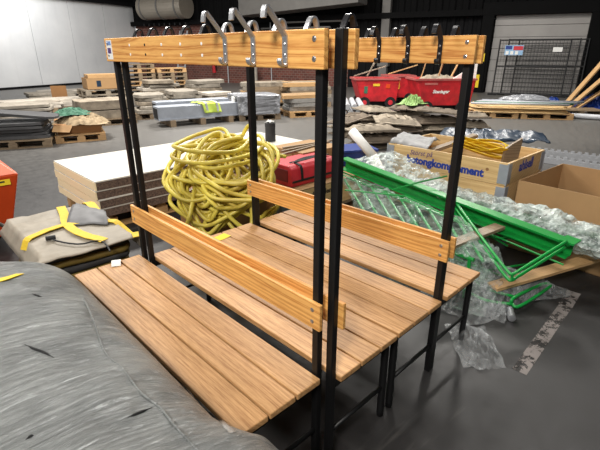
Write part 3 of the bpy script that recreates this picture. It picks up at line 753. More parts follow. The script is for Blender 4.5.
# ------------------------------------------------------------------ green steel frames in bubble wrap
def crumple(name, label, c, sx, sy, h, seed, m, rz=0, res=46, amp=.35, cat='plastic wrap', fr=3.2, flat=2.2):
    def fn(a, b):
        x, y = (a-.5)*2, (b-.5)*2
        ed = 1+.22*nz(math.atan2(y, x)*1.1, seed, 2)
        r = min(1.0, (x*x+y*y)**.5*.98)
        rid = abs(nz(x*fr, y*fr, seed, 1.0, 4) if False else noise.fractal(Vector((x*fr, y*fr, seed)), .7, 2.1, 4))
        rid = min(1.0, rid*1.5)**.7
        z = h*max(0, 1-r**flat)**.8*(1-amp+amp*rid)+h*.06*rid*(1 if r < .99 else .2)
        return Vector((x*sx/2*ed, y*sy/2*ed, z+.003))
    return tag(MB().grid(res, res, fn).build(name, m, loc=c, rz=rz, smooth=False), label, cat)
gf = thing('green_steel_frame', 'bright green steel channel with a bent rod bracket, lying across the bubble wrap', 'frame', (0, 0, 0))
G0 = Vector((2.30, 1.93, .545)); G1 = Vector((2.13, -.22, .365))
ax = (G1-G0).normalized(); sd = ax.cross(Vector((0, 0, 1))).normalized(); up = sd.cross(ax)
def chan(h_, w_, t_):
    # cross-section (side, up): channel open towards the far side
    return [(-w_/2, -h_/2), (w_/2, -h_/2), (w_/2, -h_/2+t_), (-w_/2+t_, -h_/2+t_), (-w_/2+t_, h_/2-t_), (w_/2, h_/2-t_), (w_/2, h_/2), (-w_/2, h_/2)]
def sweep(poly, a, b, sd, up):
    n_ = len(poly); mb = MB()
    return mb.add([a+sd*p+up*q for p, q in poly]+[b+sd*p+up*q for p, q in poly], [tuple(range(n_))[::-1], tuple(range(n_, 2*n_))]+[(i, (i+1) % n_, (i+1) % n_+n_, i+n_) for i in range(n_)])
dirn = 1 if sd.x < 0 else -1
sweep([(p*dirn, q) for p, q in chan(.105, .085, .008)], G0, G1, sd, up).build('channel', M_GREEN, gf)
sweep([(p, q) for p, q in ((-.052, .053), (.045, .053), (.045, .061), (-.052, .061))], G0, G1, sd, up).build('flange', M_GREEN, gf)
MB().box(G1+ax*-.02+up*.068, (.12, .09, .012), M=Matrix((sd, ax, up)).transposed()).build('end_plate', M_GREEN, gf)
for dz in (.02, -.022):
    L_ = [U(452, 200, .47)+Vector((0, 0, dz)), U(490, 252, .345)+Vector((0, 0, dz)), U(507, 274, .285)+Vector((0, 0, dz)), U(512, 277, .28)+Vector((0, 0, dz)), U(520, 272.5, .29)+Vector((0, 0, dz)), U(545, 257, .36)+Vector((0, 0, dz)), U(566, 244, .425)+Vector((0, 0, dz))]
    MB().tube(catmull(L_, 4), .0105, 8).build('bent_rod', M_GREEN, gf, smooth=True)
q = U(512, 277, .28); MB().tube([q+Vector((0, 0, .02)), q+Vector((0, 0, -.022))], .009, 8).build('corner_pin', M_GREEN, gf)
MB().tube([G0+up*-.09, G1+up*-.09+Vector((-.05, .0, .0))], .007, 6).build('tie_rod', M_GREEN, gf)
MB().tube([U(345, 190, .50), U(405, 196, .5), U(470, 226, .42)], .007, 6).build('tie_rod', M_GREEN, gf)
MB().tube([U(392, 190, .52), U(420, 182, .58), U(447, 176, .6)], .007, 6).build('tie_rod', M_GREEN, gf)
# rack of parallel bars under the wrap beside the two-sided bench
rk = thing('green_bar_rack', 'green rack of parallel bars seen through bubble wrap behind the two-sided bench', 'rack', (0, 0, 0))
for k in range(9):
    a = U(340+14.5*k, 172+5.7*k, .40); b = U(371+14*k, 222+4.9*k, .30)
    MB().tube([a, b], .011, 8).build('bar', M_GREEN, rk)
MB().tube([U(336, 173, .39), U(464, 224, .39)], .014, 8).build('rail', M_GREEN, rk)
MB().tube([U(366, 221, .30), U(474, 260, .30)], .014, 8).build('rail', M_GREEN, rk)
for u, v, z in ((340, 175, .39), (466, 225, .39), (370, 222.5, .3), (470, 258.5, .3)):
    q = U(u, v, z); MB().tube([q, (q.x, q.y, 0)], .013, 8).build('leg', M_GREEN, rk)
def quad_sheet(name, label, corners, h, seed, m, nu=60, nv=44, wav=.03, cat='plastic wrap', ground=True):
    A, B, C_, D = [Vector(c) for c in corners]
    def fn(a, b):
        q = A.lerp(B, a).lerp(D.lerp(C_, a), b)
        e = min(a, 1-a, b, 1-b)
        k = abs(noise.fractal(Vector((q.x*6, q.y*6, seed)), .7, 2.1, 4))
        zz_ = q.z+wav*k*2+h*min(1, e*6)
        return Vector((q.x+.02*nz(q.y*5, seed), q.y+.02*nz(q.x*5, seed+3), max(.004, zz_)))
    return tag(MB().grid(nu, nv, fn).build(name, m, smooth=False), label, cat)
quad_sheet('bubble_wrap', 'bubble wrap sheet draped over the green bar rack behind the two-sided bench', (U(338, 172, .42), U(470, 226, .42), U(495, 268, .30), U(362, 224, .32)), .035, 3, M_BUB)
# mass of wrap beyond the channel
quad_sheet('bubble_wrap', 'puffed heap of bubble wrap between the green channel and the printed collar box', (U(352, 161, .57), U(394, 151, .66), U(460, 190, .54), U(440, 200, .46)), .012, 5, M_BUBW, 44, 40, .022)
crumple('bubble_wrap', 'crumpled clear bubble wrap inside the bent green bracket', (2.14, .42, .0), .46, .46, .26, 11, M_BUBW, .4, flat=3)
crumple('clear_film', 'tangle of clear film spilling on the floor beside the two-sided bench', (1.86, .16, .0), .9, .52, .17, 17, M_FILM, -.35, flat=2.5)
def bundle(name, label, a, b, r, seed):
    a, b = Vector(a), Vector(b); d_ = (b-a).normalized(); s_ = d_.cross(Vector((0, 0, 1))).normalized(); u_ = s_.cross(d_)
    def fn(f, g):
        th = 2*PI*f
        k = abs(noise.fractal(Vector((math.cos(th)*1.5, math.sin(th)*1.5+seed, g*7)), .7, 2.1, 4))
        rr = r*(.8+.55*k)*(.35+.65*min(1, min(g, 1-g)*9))
        return a.lerp(b, g)+s_*math.cos(th)*rr*1.25+u_*math.sin(th)*rr*.85
    return tag(MB().grid(30, 90, fn).build(name, M_BUBW), label, 'plastic wrap')
B0, B1 = Vector((2.50, 1.40, .40)), Vector((2.50, -.75, .33))
bundle('bubble_wrap', 'long bubble-wrapped bundle lying in front of the cardboard box', B0, B1, .14, 3)
gb = thing('green_steel_beam', 'green steel beam inside the long bubble-wrapped bundle', 'beam', (0, 0, 0))
ax2 = (B1-B0).normalized(); sd2 = ax2.cross(Vector((0, 0, 1))).normalized(); up2 = sd2.cross(ax2)
sweep(chan(.08, .10, .01), B0.lerp(B1, .04), B0.lerp(B1, .96), sd2, up2).build('channel', mat('dark_green_paint', (14, 92, 44), .4), gb)
for f in (.1, .9):
    q = B0.lerp(B1, f); MB().box((q.x, q.y, (q.z-.04)/2), (.08, .05, q.z-.04)).build('foot', M_GREEN, gb)
# small green frame on the floor
g2 = thing('bent_green_rod', 'small bent green rod frame lying on the floor beside the clear film', 'frame', (0, 0, 0))
MB().tube(catmull([U(512, 303, .05), U(520, 306, .04), U(548, 288, .04), U(549, 284, .05), U(540, 285, .06), U(515, 297, .08)], 5, True), .011, 8, closed=True).build('rod', M_GREEN, g2, smooth=True)
MB().tube(catmull([U(455, 285, .04), U(485, 300, .04), U(512, 304, .05)], 5), .011, 8).build('rod', M_GREEN, g2, smooth=True)
MB().tube([U(515, 297, .08), U(490, 290, .08)], .010, 8).build('rod', M_GREEN, g2, smooth=True)
# boards through the heap
def board(label, a, b, w, th, m, name='timber_board', cat='board', grp=None, roll=0):
    a, b = Vector(a), Vector(b); d_ = (b-a); L = d_.length; d_.normalize()
    s_ = d_.cross(Vector((0, 0, 1))).normalized(); u_ = s_.cross(d_)
    if roll: s_, u_ = s_*math.cos(roll)+u_*math.sin(roll), u_*math.cos(roll)-s_*math.sin(roll)
    o_ = MB().box((0, 0, 0), (L, w, th)).build(name, m, bev=.002)
    o_.matrix_world = frame4(d_, -s_, u_, (a+b)/2)
    return tag(o_, label, cat, grp)
board('long pale board lying under the bent green bracket', U(492, 287, .115), U(604, 255, .20), .10, .022, M_RAWW)
board('short brown board under the green channel at the bench end', U(447, 246, .36), U(500, 226, .40), .09, .022, M_RAWD)
rods = ((455, 258, .14, 522, 284, .07, 'lowest'), (448, 236, .30, 500, 262, .18, 'steepest'), (452, 276, .10, 540, 262, .13, 'crossing'), (458, 218, .34, 508, 246, .24, 'rear'), (476, 236, .24, 536, 240, .22, 'level'), (444, 262, .16, 480, 285, .06, 'short'), (470, 222, .33, 540, 250, .21, 'long'))
for (ua, va, za, ub, vb, zb, w_) in rods:
    tag(MB().tube([U(ua, va, za), U(ub, vb, zb)], .008, 8).build('green_rod', M_GREEN, smooth=True), w_+' loose green rod among the wrap below the bent green bracket', 'rod', 'loose green rods')
crumple('bubble_wrap', 'torn bubble wrap lying over the loose green rods at the bench end', (1.72, .42, .0), .55, .7, .30, 37, M_BUB, .2, flat=3)
# plastic scraps on the floor
crumple('clear_film', 'shiny scrap of clear film on the bare floor in front of the bench leg', tuple(U(474, 346)), .40, .24, .11, 23, M_FILM, .75, res=34, amp=.7, fr=3.0, flat=1.3)
crumple('clear_film', 'small scrap of clear film beside the metal fitting on the floor', tuple(U(494, 312)), .2, .16, .07, 29, M_FILM, .2, res=30, amp=.6)
q = U(510, 317)
mf = thing('metal_fitting', 'small grey threaded metal fitting on the floor beside the clear film', 'fitting', (q.x, q.y, .026), .5)
MB().lathe([(.012, -.06), (.024, -.058), (.024, .0), (.019, .002), (.019, .055), (.016, .06)], 14, M=Matrix.Rotation(PI/2, 3, 'Y')).build('body', M_GREYST, mf)
for k in range(5): MB().lathe([(.0215, .01+k*.01), (.0215, .014+k*.01)], 14, M=Matrix.Rotation(PI/2, 3, 'Y')).build('thread_ring', M_GREYST, mf)
# ------------------------------------------------------------------ stacks in the hall
def pallet(label, c, rz, L=1.2, W=.8, m=M_RAWD, grp=None):
    return pallet_parts(thing('wooden_pallet', label, 'pallet', tuple(c), rz, grp), m, L, W)
def loc2(c, rz, x, y, z=0): return Vector((c[0]+x*math.cos(rz)-y*math.sin(rz), c[1]+x*math.sin(rz)+y*math.cos(rz), z))
def slab_mesh(L, W, T, seed, rough=.06):
    n_ = 14; poly = []
    r_ = random.Random(seed)
    for i in range(n_):
        th = 2*PI*i/n_; c, s = math.cos(th), math.sin(th); p_ = .35
        poly.append((L/2*math.copysign(abs(c)**p_, c)*(1-rough*r_.random()), W/2*math.copysign(abs(s)**p_, s)*(1-rough*r_.random())))
    mb = MB()
    top = [(x*.985, y*.985, T+.012*r_.uniform(-1, 1)) for x, y in poly]
    n2 = len(poly)
    mb.add([(x, y, 0) for x, y in poly]+top, [tuple(range(n2))[::-1], tuple(range(n2, 2*n2))]+[(i, (i+1) % n2, (i+1) % n2+n2, i+n2) for i in range(n2)])
    return mb
def stack(name, label, cat, grp, c, rz, n, L, W, T, m, jit=.04, tilt=0, z0=.146, turn=.05, rough=.06, mats=None):
    z = z0
    for k in range(n):
        o_ = slab_mesh(L*(1-.12*rnd.random()), W*(1-.12*rnd.random()), T*(1-.15*rnd.random()), rnd.random(), rough).build(name, (mats or [m])[k % len(mats or [m])], bev=.006, seg=1)
        p_ = loc2(c, rz, rnd.uniform(-jit, jit), rnd.uniform(-jit, jit), z)
        o_.location = p_; o_.rotation_euler = (0, tilt*k/n, rz+rnd.uniform(-turn, turn))
        tag(o_, label, cat, grp); z += T+.004
    return z
def rows(a, b):
    d_ = (b-a); d_.z = 0; d_.normalize(); return math.atan2(d_.y, d_.x), d_, Vector((-d_.y, d_.x, 0))
# 1 dark slate at the far left
rz, d1, n1 = rows(U(0, 150), U(52, 147)); r = U(52, 147); c = r-d1*.6+n1*.4
pallet('wooden pallet under the dark slates at the left edge', c, rz)
z = stack('slate_sheet', 'dark rough slate in the stack at the left edge of the hall', 'slab', 'dark slates on the pallet', c, rz, 5, 1.25, .8, .055, M_SLATE, .05, .0)
o_ = slab_mesh(1.3, .5, .045, 3.3).build('slate_sheet', M_SLATE, loc=loc2(c, rz, .12, -.05, z+.03), rot=(0, .1, rz-.1), bev=.006); o_.location.z += .06; tag(o_, 'long dark slate tilted on top of the stack at the left edge', 'slab')
# 2 carton of sacking and green cloth
rz, d1, n1 = rows(U(57, 144), U(106, 140)); c = (U(57, 144)+U(106, 140))/2+n1*.45
pallet('wooden pallet under the sacking and green cloth', c, rz, .86, .9, M_RAWW)
bx_ = thing('cardboard_tray', 'low torn cardboard tray holding sacking on a pallet', 'box', loc2(c, rz, 0, 0, .146), rz)
MB().hexa([(-.36, -.34, 0), (.36, -.34, 0), (.36, .34, 0), (-.36, .34, 0)], [(-.42, -.4, .17), (.40, -.38, .14), (.38, .38, .2), (-.4, .4, .2)]).build('tray_body', M_CARDB, bx_)
MB().add([(-.42, -.4, .17), (-.1, -.4, .165), (-.18, -.5, .05), (-.46, -.5, .08)], [(0, 1, 2, 3)]).build('flap', M_CARD, bx_, solid=.008)
crumple('sacking', 'beige sacking heaped in the cardboard tray', loc2(c, rz, .06, .0, .30), .95, .85, .2, 41, M_SACK, rz, res=26, cat='sack')
crumple('green_cloth', 'crumpled green cloth on top of the beige sacking', loc2(c, rz, -.08, .05, .46), .62, .5, .13, 43, M_GREENCL, rz, res=24, cat='cloth')
# 3 pale stacks behind
for i, (u, v, L, W, n, T, mm, nm) in enumerate(((16, 131, 1.6, .9, 5, .07, M_STONE, 'pale grey slab in the stack behind the dark slates'), (30, 116, 1.7, .8, 3, .07, M_STONEW, 'whitish slab in the low stack far behind the dark slates'), (72, 112, 1.2, .9, 3, .06, M_STONEW, 'whitish board in the low stack behind the upright cardboard'), (52, 102, 1.6, 1.0, 2, .07, M_STONE, 'grey board in the lowest stack near the white wall'))):
    c = U(u, v); rz = -.3+.1*i
    c = Vector((c.x, c.y, 0))+Vector((.2, .5, 0))
    pallet(('wooden pallet under the pale grey slabs', 'wooden pallet under the low whitish stack', 'wooden pallet under the whitish boards', 'wooden pallet under the grey boards near the white wall')[i], c, rz)
    stack('paving_stone' if i < 2 else 'building_board', nm, 'slab' if i < 2 else 'board', nm.split(' in ')[1], c, rz, n, L, W, T, mm, .09, turn=.1)
c = U(62, 107); tag(MB().box((0, 0, .31), (.42, .05, .62)).build('upright_board', M_CARDB, loc=(c.x, c.y, 0), rz=-.45), 'brown square board standing upright between the pale stacks', 'board')
c = U(70, 97)+Vector((0, .4, 0)); c.z = 0
pallet('raw wooden pallet lying near the white wall', c, -.1, 2.0, 1.0, M_RAWW)
stack('building_board', 'pale board on the raw pallet near the white wall', 'board', 'boards near the white wall', c, -.1, 2, 2.0, 1.0, .05, M_STONEW, .05)
# 4 dark blocks and crate stack
c = U(103, 127)+Vector((.25, .55, 0)); c.z = 0
pallet('wooden pallet under the dark grey block beside the green cloth', c, -.2, 1.3, .9)
stack('stone_block', 'dark grey block on the pallet right of the green cloth', 'block', 'blocks right of the green cloth', c, -.2, 2, 1.3, .9, .2, M_FORM, .02)
c = U(106, 111)+Vector((.2, .5, 0)); c.z = 0
for k in range(4):
    pallet_parts(thing('wooden_pallet', 'grey weathered pallet, %s in the stack under the yellow crate' % ('lowest', 'second from floor', 'third from floor', 'topmost')[k], 'pallet', (c.x, c.y, .1445*k), -.15+.03*k, 'pallets under the yellow crate'), M_FORM, 1.2, .9)
cr = thing('wooden_crate', 'yellowish wooden crate with a blue mark on a stack of grey pallets', 'crate', (c.x, c.y, .579), -.15); cr.scale = (.82, .82, .8)
MB().box((0, -.44, .2), (1.15, .025, .36)).box((0, .44, .2), (1.15, .025, .36)).box((-.565, 0, .2), (.025, .88, .36)).box((.565, 0, .2), (.025, .88, .36)).box((0, 0, .025), (1.15, .88, .03)).build('crate_walls', M_CARD, cr)
MB().box((-.2, -.456, .2), (.14, .006, .2)).build('mark', M_BLUEGREY, cr); MB().box((0, 0, .44), (1.0, .7, .12)).build('contents', M_RAWW, cr)
# 5 brown pallet stacks in front of the brick wall
for j, (u, v, n) in enumerate(((141, 97, 8), (172, 96, 7))):
    c = U(u, v); c = Vector((c.x, c.y, 0))
    for k in range(n):
        pallet_parts(thing('wooden_pallet', ('brown pallet in the tall stack nearer the white wall', 'brown pallet in the tall stack nearer the ladder')[j], 'pallet', (c.x, c.y, .1445*k), -.25+rnd.uniform(-.03, .03), ('tall pallet stack by the white wall', 'tall pallet stack by the ladder')[j]), M_RAWD if k % 3 else M_RAWW, 1.05, .9)
# 6 stone heap behind the steel beams
for i, (u, v, n, L, T, mm) in enumerate(((150, 117, 5, .85, .085, M_STONE), (183, 113, 5, .85, .09, M_STONE), (215, 110, 4, .85, .09, M_STONEW), (160, 105, 6, 1.15, .10, M_STONEW), (205, 102, 5, 1.3, .11, M_STONE))):
    c = U(u, v); c = Vector((c.x, c.y, 0)); rz = -.28+.05*i
    where = ('beside the black posts', 'behind the hi-vis vest', 'left of the shrink-wrapped load', 'in front of the tall pallets', 'in front of the ladder')[i]
    pallet('wooden pallet under the stone slabs '+where, c, rz, L*.95, .9)
    stack('paving_stone', 'rough stone slab in the stack '+where, 'slab', 'stone slabs '+where, c, rz, n, L, .95, T, mm, .09, turn=.14, rough=.2, mats=[mm, M_STONE, M_FORM])
# 7 grey steel beams and vest
a, b = U(160, 128), U(247, 120.5); rz, d1, n1 = rows(a, b)
for k in range(3):
    c = a+d1*(.3+k*.7)+n1*.4
    tag(MB().box((0, 0, .07), (.12, .9, .14)).build('timber_bearer', M_RAWD, loc=(c.x, c.y, 0), rz=rz), ('left', 'middle', 'right')[k]+' timber bearer under the grey steel beams', 'bearer')
def box_beam(label, off, z, L, W, H):
    t = thing('steel_box_section', label, 'beam', tuple(a+d1*off[0]+n1*off[1]+Vector((0, 0, z))), rz)
    sweep([(-W/2, 0), (W/2, 0), (W/2, H), (-W/2, H)], Vector((0, 0, 0)), Vector((L, 0, 0)), Vector((0, 1, 0)), Vector((0, 0, 1))).build('beam_body', M_GALV, t, bev=.008)
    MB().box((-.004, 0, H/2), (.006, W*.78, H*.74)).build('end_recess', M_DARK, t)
    MB().box((L/2, -W/2-.012, .02), (L, .03, .03)).build('lip', M_GALV, t)
    return t
box_beam('grey steel beam nearest the benches, with a hi-vis vest over it', (0, .22), .141, 1.92, .4, .30)
box_beam('grey steel beam lying behind the one with the hi-vis vest', (.1, .68), .141, 1.8, .36, .36)
q = a+d1*1.12+n1*.04+Vector((0, 0, .46))
vs = thing('hi_vis_vest', 'crumpled yellow-green hi-vis vest draped over the grey steel beam', 'vest', tuple(q), rz)
def vest(f, g):
    if g < .55: return Vector(((f-.5)*.5*(1-.25*g)+.14*g, .33-.6*g+.01, .0+.035*abs(nz(f*4, g*4, 7))+.008))
    h_ = (g-.55)/.45
    return Vector(((f-.5)*.42+.10+.06*h_, -.03-.02*math.sin(f*9)*h_-.012, .008-.22*h_+.012*nz(f*5, g*5, 2)))
MB().grid(18, 20, vest).build('vest_body', M_HIVIS, vs, smooth=True, solid=.006)
for s_ in (-.1, .16): MB().strap([(s_+.02, .25, .045), (s_+.07, .03, .04), (s_+.09, -.05, .012), (s_+.12, -.055, -.19)], .05, .004, side=(1, 0, 0)).build('reflective_strip', M_PVC, vs)
# 8 shrink-wrapped load
a, b = U(240, 122), U(282, 119.5); rz, d1, n1 = rows(a, b); c = (a+b)/2+n1*.6; c.z = 0
pallet('wooden pallet under the shrink-wrapped load', c, rz, 1.05, 1.1)
h_ = zat((a+b)/2, 96)-.146
def wrapfn(f, g):
    th = 2*PI*f; cx, sy = math.cos(th), math.sin(th); p_ = .25
    r_ = 1.0+.05*noise.fractal(Vector((cx*2, sy*2, g*3)), .7, 2.1, 4)
    if g > .75: r_ *= max(.02, 1-(g-.75)/.25)
    zz_ = h_*min(1, g/.72)
    if g > .72: zz_ = h_*(1-.10*abs(noise.fractal(Vector((cx*r_*2, sy*r_*2, 3)), .7, 2, 3)))
    return Vector((.56*r_*math.copysign(abs(cx)**p_, cx), .58*r_*math.copysign(abs(sy)**p_, sy), zz_))
wl_ = thing('wrapped_load', 'bulky load in loose grey shrink wrap on a pallet left of the grey pavers', 'load', (c.x, c.y, .148), rz)
MB().grid(60, 26, wrapfn).build('shrink_wrap', M_WRAPG, wl_)
MB().box((-.60, -.3, h_*.55), (.05, .16, .34)).build('paper_label', M_PAPER, wl_)
# 9 pavers with timber on top
a, b = U(284, 118.5), U(318, 116.5); rz, d1, n1 = rows(a, b); c = (a+b)/2+n1*.45+d1*.22; c.z = 0
pallet('pale wooden pallet under the grey pavers', c, rz, 1.05, .9, M_RAWW)
z = stack('paver_layer', 'layer of grey pavers on the pallet right of the shrink-wrapped load', 'pavers', 'paver layers', c, rz, 3, 1.0, .8, .1, M_CONC, .01, turn=.01, rough=.01)
for k in range(6):
    p_ = loc2(c, rz, -.05+.04*k, -.3+.12*k, z+.045)
    tag(MB().box((0, 0, 0), (1.25, .095, .08)).build('squared_timber', M_RAWD if k % 2 else M_RAWW, loc=p_, rz=rz), 'rough timber lying across the grey pavers', 'timber', 'timbers on the pavers')
# lumber heaps behind
for i, (u, v, n, L) in enumerate(((266, 106, 5, 1.3), (304, 106, 5, 1.3))):
    c = U(u, v); c = Vector((c.x, c.y, 0)); rz = -.4
    where = ('behind the shrink-wrapped load', 'behind the grey pavers', 'none', 'none')[i]
    pallet('wooden pallet under the timber '+where, c, rz, 1.4, 1.0)
    z = .146
    for k in range(n):
        for j in range(4):
            p_ = loc2(c, rz, rnd.uniform(-.15, .15), -.36+.24*j, z+.06)
            tag(MB().box((0, 0, 0), (L, .2, .11)).build('squared_timber', (M_RAWD, M_FORM, M_RAWW, M_STONE)[rnd.randrange(4)], loc=p_, rz=rz+rnd.uniform(-.015, .015)), 'rough timber in the heap '+where, 'timber', 'timber heap '+where)
        z += .115
# 10 grey pipes
c = U(351, 117); c = Vector((c.x, c.y, 0)); rz = .75
pallet('wooden pallet under the grey pipes', c, rz, 1.2, .8, M_RAWW)
for k in range(7):
    y = -.3+.175*(k % 4)+.0875*(k//4); zz_ = .217+.13*(k//4)
    p_ = loc2(c, rz, .05*rnd.uniform(-1, 1), y, zz_)
    rr = .068
    tag(MB().lathe([(rr*.8, -.85), (rr, -.85), (rr, .85), (rr*.8, .85)], 16, M=Matrix.Rotation(PI/2, 3, 'Y')).build('pipe', M_PVC, loc=p_, rot=(0, 0, rz)), 'grey plastic pipe in the bundle left of the red skips', 'pipe', 'grey pipes by the skips')
# 11 formwork panel stacks
def form_tray(L, W, m, m2):
    """shallow timber formwork shell: flat rim, tapered back with ribs across it"""
    t = thing('formwork_tray', '', 'formwork')
    MB().box((0, 0, .014), (L, W, .028)).build('rim', m, t, bev=.004, seg=1)
    l, w_ = L*.42, W*.40
    MB().hexa([(-l, -w_, .029), (l, -w_, .029), (l, w_, .029), (-l, w_, .029)], [(-l*.78, -w_*.66, .095), (l*.78, -w_*.66, .095), (l*.78, w_*.66, .095), (-l*.78, w_*.66, .095)]).build('shell', m2, t, bev=.006, seg=1)
    for i in (-1, 0, 1): MB().box((i*l*.5, 0, .104), (.05, w_*1.25, .016)).build('rib', m, t)
    return t
fr = random.Random(5)
for i, (u, v, n, L, W, rz) in enumerate(((374, 150, 3, .95, .6, -.5), (352, 136, 3, .9, .6, -.1), (397, 139, 3, .9, .6, -.7), (440, 135, 4, 1.1, .72, -.55), (372, 125, 3, .9, .65, -.3), (408, 122, 3, 1.0, .7, -.35), (474, 141, 4, .55, .5, -.75))):
    c = U(u, v); c = Vector((c.x, c.y, 0))+Vector((.2, .2, 0))
    where = ('nearest the printed collar box', 'nearest the middle black posts', 'halfway between the collar box and the red skips', 'in front of the red skip with lettering', 'beside the grey pipes', 'under the light green plastic', 'beside the right-hand black post')[i]
    for k in range(n):
        m_ = (M_FORM, M_FORMD)[(i+k) % 2]; m2_ = (M_FORMD, M_FORM)[(i+k//2) % 2]
        t = form_tray(L*(1-.08*fr.random()), W, m_, m2_)
        top = k == n-1
        t.location = (c.x+fr.uniform(-.06, .06), c.y+fr.uniform(-.06, .06), .002+.116*k+(.05 if top else 0)); t.rotation_euler = (fr.uniform(-.1, .1) if top else 0, fr.uniform(-.1, .1) if top else 0, rz+fr.uniform(-.2, .2))
        tag(t, ('tilted top' if top else 'weathered')+' formwork tray in the stack '+where, 'formwork', None if top else 'formwork stack '+where)
    if i == 5:
        crumple('plastic_bag', 'crumpled light green plastic bag on the formwork stack by the red skips', (c.x+.05, c.y-.1, .116*n+.05), .7, .45, .24, 61, M_LIME, 0, res=24, amp=.7, cat='bag')
# 12 red skips
def skip(label, c, rz, L, W, H, z0, letters=None, junk=0):
    t = thing('tipping_skip', label, 'skip', (c.x, c.y, 0), rz)
    MB().hexa([(-L*.36, -W/2, z0), (L*.44, -W/2, z0), (L*.44, W/2, z0), (-L*.36, W/2, z0)], [(-L*.52, -W/2, z0+H), (L*.5, -W/2, z0+H), (L*.5, W/2, z0+H), (-L*.52, W/2, z0+H)]).build('tub', M_RED, t, bev=.02)
    rm = MB()
    for y in (-W/2, W/2): rm.box((-.01*L, y, z0+H), (L*1.04, .05, .05))
    for x in (-L*.52, L*.5): rm.box((x, 0, z0+H), (.05, W, .05))
    rm.build('rim', mat('worn_red_rim', (176, 96, 92), .5), t)
    MB().box((0, 0, z0-.06), (L*.8, W*.7, .1)).build('chassis', M_DARK, t)
    for x in (-L*.3, L*.3):
        for y in (-W/2+.02, W/2-.02):
            w_ = MB().lathe([(.06, -.05), (.16, -.06), (.16, .06), (.06, .05)], 20, M=Matrix.Rotation(PI/2, 3, 'X')).build('wheel', M_BLACK, t, (x, y, .16))
            MB().lathe([(.07, -.065), (.07, .065)], 14, M=Matrix.Rotation(PI/2, 3, 'X')).build('hub', M_REDF, w_)
    if letters: text('lettering', letters, .12, M_PAPER, t, frame4((1, 0, 0), (0, 0, 1), (0, -1, 0), (-L*.22, -W/2-.004, z0+H*.45)), bold=.004, shear=.2)
    return t
def skipspot(u, v, depth_): 
    p = U(u, v); return Vector((p.x, p.y, 0))+Vector((.687, .727, 0))*depth_
rzs = -.70
s1 = skipspot(376, 108, .5); t1 = skip('red skip with coloured stickers, nearest the grey pipes', s1, rzs, 1.30, .95, .64, .18)
for k, (x, z, m_, w_, h2) in enumerate(((-.36, .52, M_GREENCL, .1, .2), (-.05, .66, M_YEL, .2, .07), (.3, .62, M_ORANGE, .12, .12))): MB().box((x, -.478, z), (w_, .008, h2)).build('sticker', m_, t1)
s2 = skipspot(408, 108, 1.7); t2 = skip('red skip standing back between the other two skips', s2, rzs, .9, .9, .66, .18)
MB().box((-.1, -.454, .58), (.07, .008, .26)).build('sticker', M_YEL, t2)
s3 = skipspot(442, 113, .45); t3 = skip('red skip with white lettering, nearest the right black post', s3, rzs, 1.62, .95, .68, .2, 'Stenlager')
MB().box((-.42, -.478, .77), (.36, .006, .05)).build('sticker', mat('faded_pink_print', (196, 110, 104), .6), t3)
for k in range(4):
    p_ = loc2(s3, rzs, -.55+.42*k, .1*(-1)**k, .84)
    board(('first', 'second', 'third', 'fourth')[k]+' pale stick from the left poking out of the red skip with white lettering', p_, p_+Vector((.06+.05*k*(-1)**k, -.1, .5-.05*k)), .06, .03, M_RAWW, 'timber_stick', 'stick', 'sticks in the skip')
crumple('debris_heap', 'heap of grey debris in the red skip with white lettering', loc2(s3, rzs, -.12, 0, .80), 1.2, .7, .2, 71, M_FORM, rzs, res=22, cat='debris')
wb = MB().prism([(-.3, 0), (.35, 0), (.35, .42)], 'y', -.015, .015).build('white_board', M_PAPER, loc=loc2(s3, rzs, .55, -.2, .88), rz=rzs); tag(wb, 'white triangular board sticking out of the red skip with white lettering', 'board')
for k, (t_, dx, ln) in enumerate(((s1, -.3, 1.1), (s1, .1, .9), (s2, 0, 1.3))):
    p_ = loc2(t_, rzs, dx, 0, .83)
    board(('thin dark bar lying in the skip with stickers, pointing left', 'thin dark bar lying in the skip with stickers, pointing at the column', 'long pale lath lying across the middle skip')[k], p_+Vector((-.3, .2, .06)), p_+Vector((.45, -.4, .34)) if k != 1 else p_+Vector((-.05, .1, .5)), .05, .03, M_RAWW if k == 2 else M_FORM, 'timber_lath', 'lath')
# 13 plywood sheets and pipes in front of the loading door
a, b = U(474, 117.5), U(527, 119); rz, d1, n1 = rows(a, b)
for k, off in enumerate((.45, 1.72)):
    c = a+d1*off+n1*.5; pallet('pale pallet under the %s end of the plywood sheets' % ('left', 'right')[k], (c.x, c.y, 0), rz, 1.2, 1.0, M_RAWW)
c = a+d1*1.08+n1*.5
z = stack('plywood_sheet', 'pale plywood sheet in the pile in front of the loading door', 'sheet', 'plywood pile', (c.x, c.y), rz, 5, 2.5, 1.15, .03, M_PLY, .03, turn=.02, rough=.01)
for k in range(5):
    p_ = c+n1*(-.45+.2*k)+Vector((0, 0, z+.04))
    tag(MB().tube([p_-d1*(1.2-.1*k), p_+d1*(1.1+.15*k)], .028, 10).build('metal_pipe', (M_PVC, M_GREENCL, M_PVC, M_GALV, M_GALV)[k], smooth=True), ('nearest', 'green', 'third', 'fourth', 'farthest')[k]+' thin pipe lying on the plywood pile, counted from the front', 'pipe', 'pipes on the plywood')
crumple('clear_film', 'shiny crumpled film on the pipes in front of the wire fence', (c.x+n1.x*.5+d1.x*.3, c.y+n1.y*.5+d1.y*.3, z+.07), 1.2, .5, .13, 77, M_WRAPG, rz, res=24)
c2 = U(582, 117)+n1*.5; c2.z = 0
pallet('low pallet at the right end of the plywood pile', c2, rz+.1, 1.2, .7, M_RAWD)
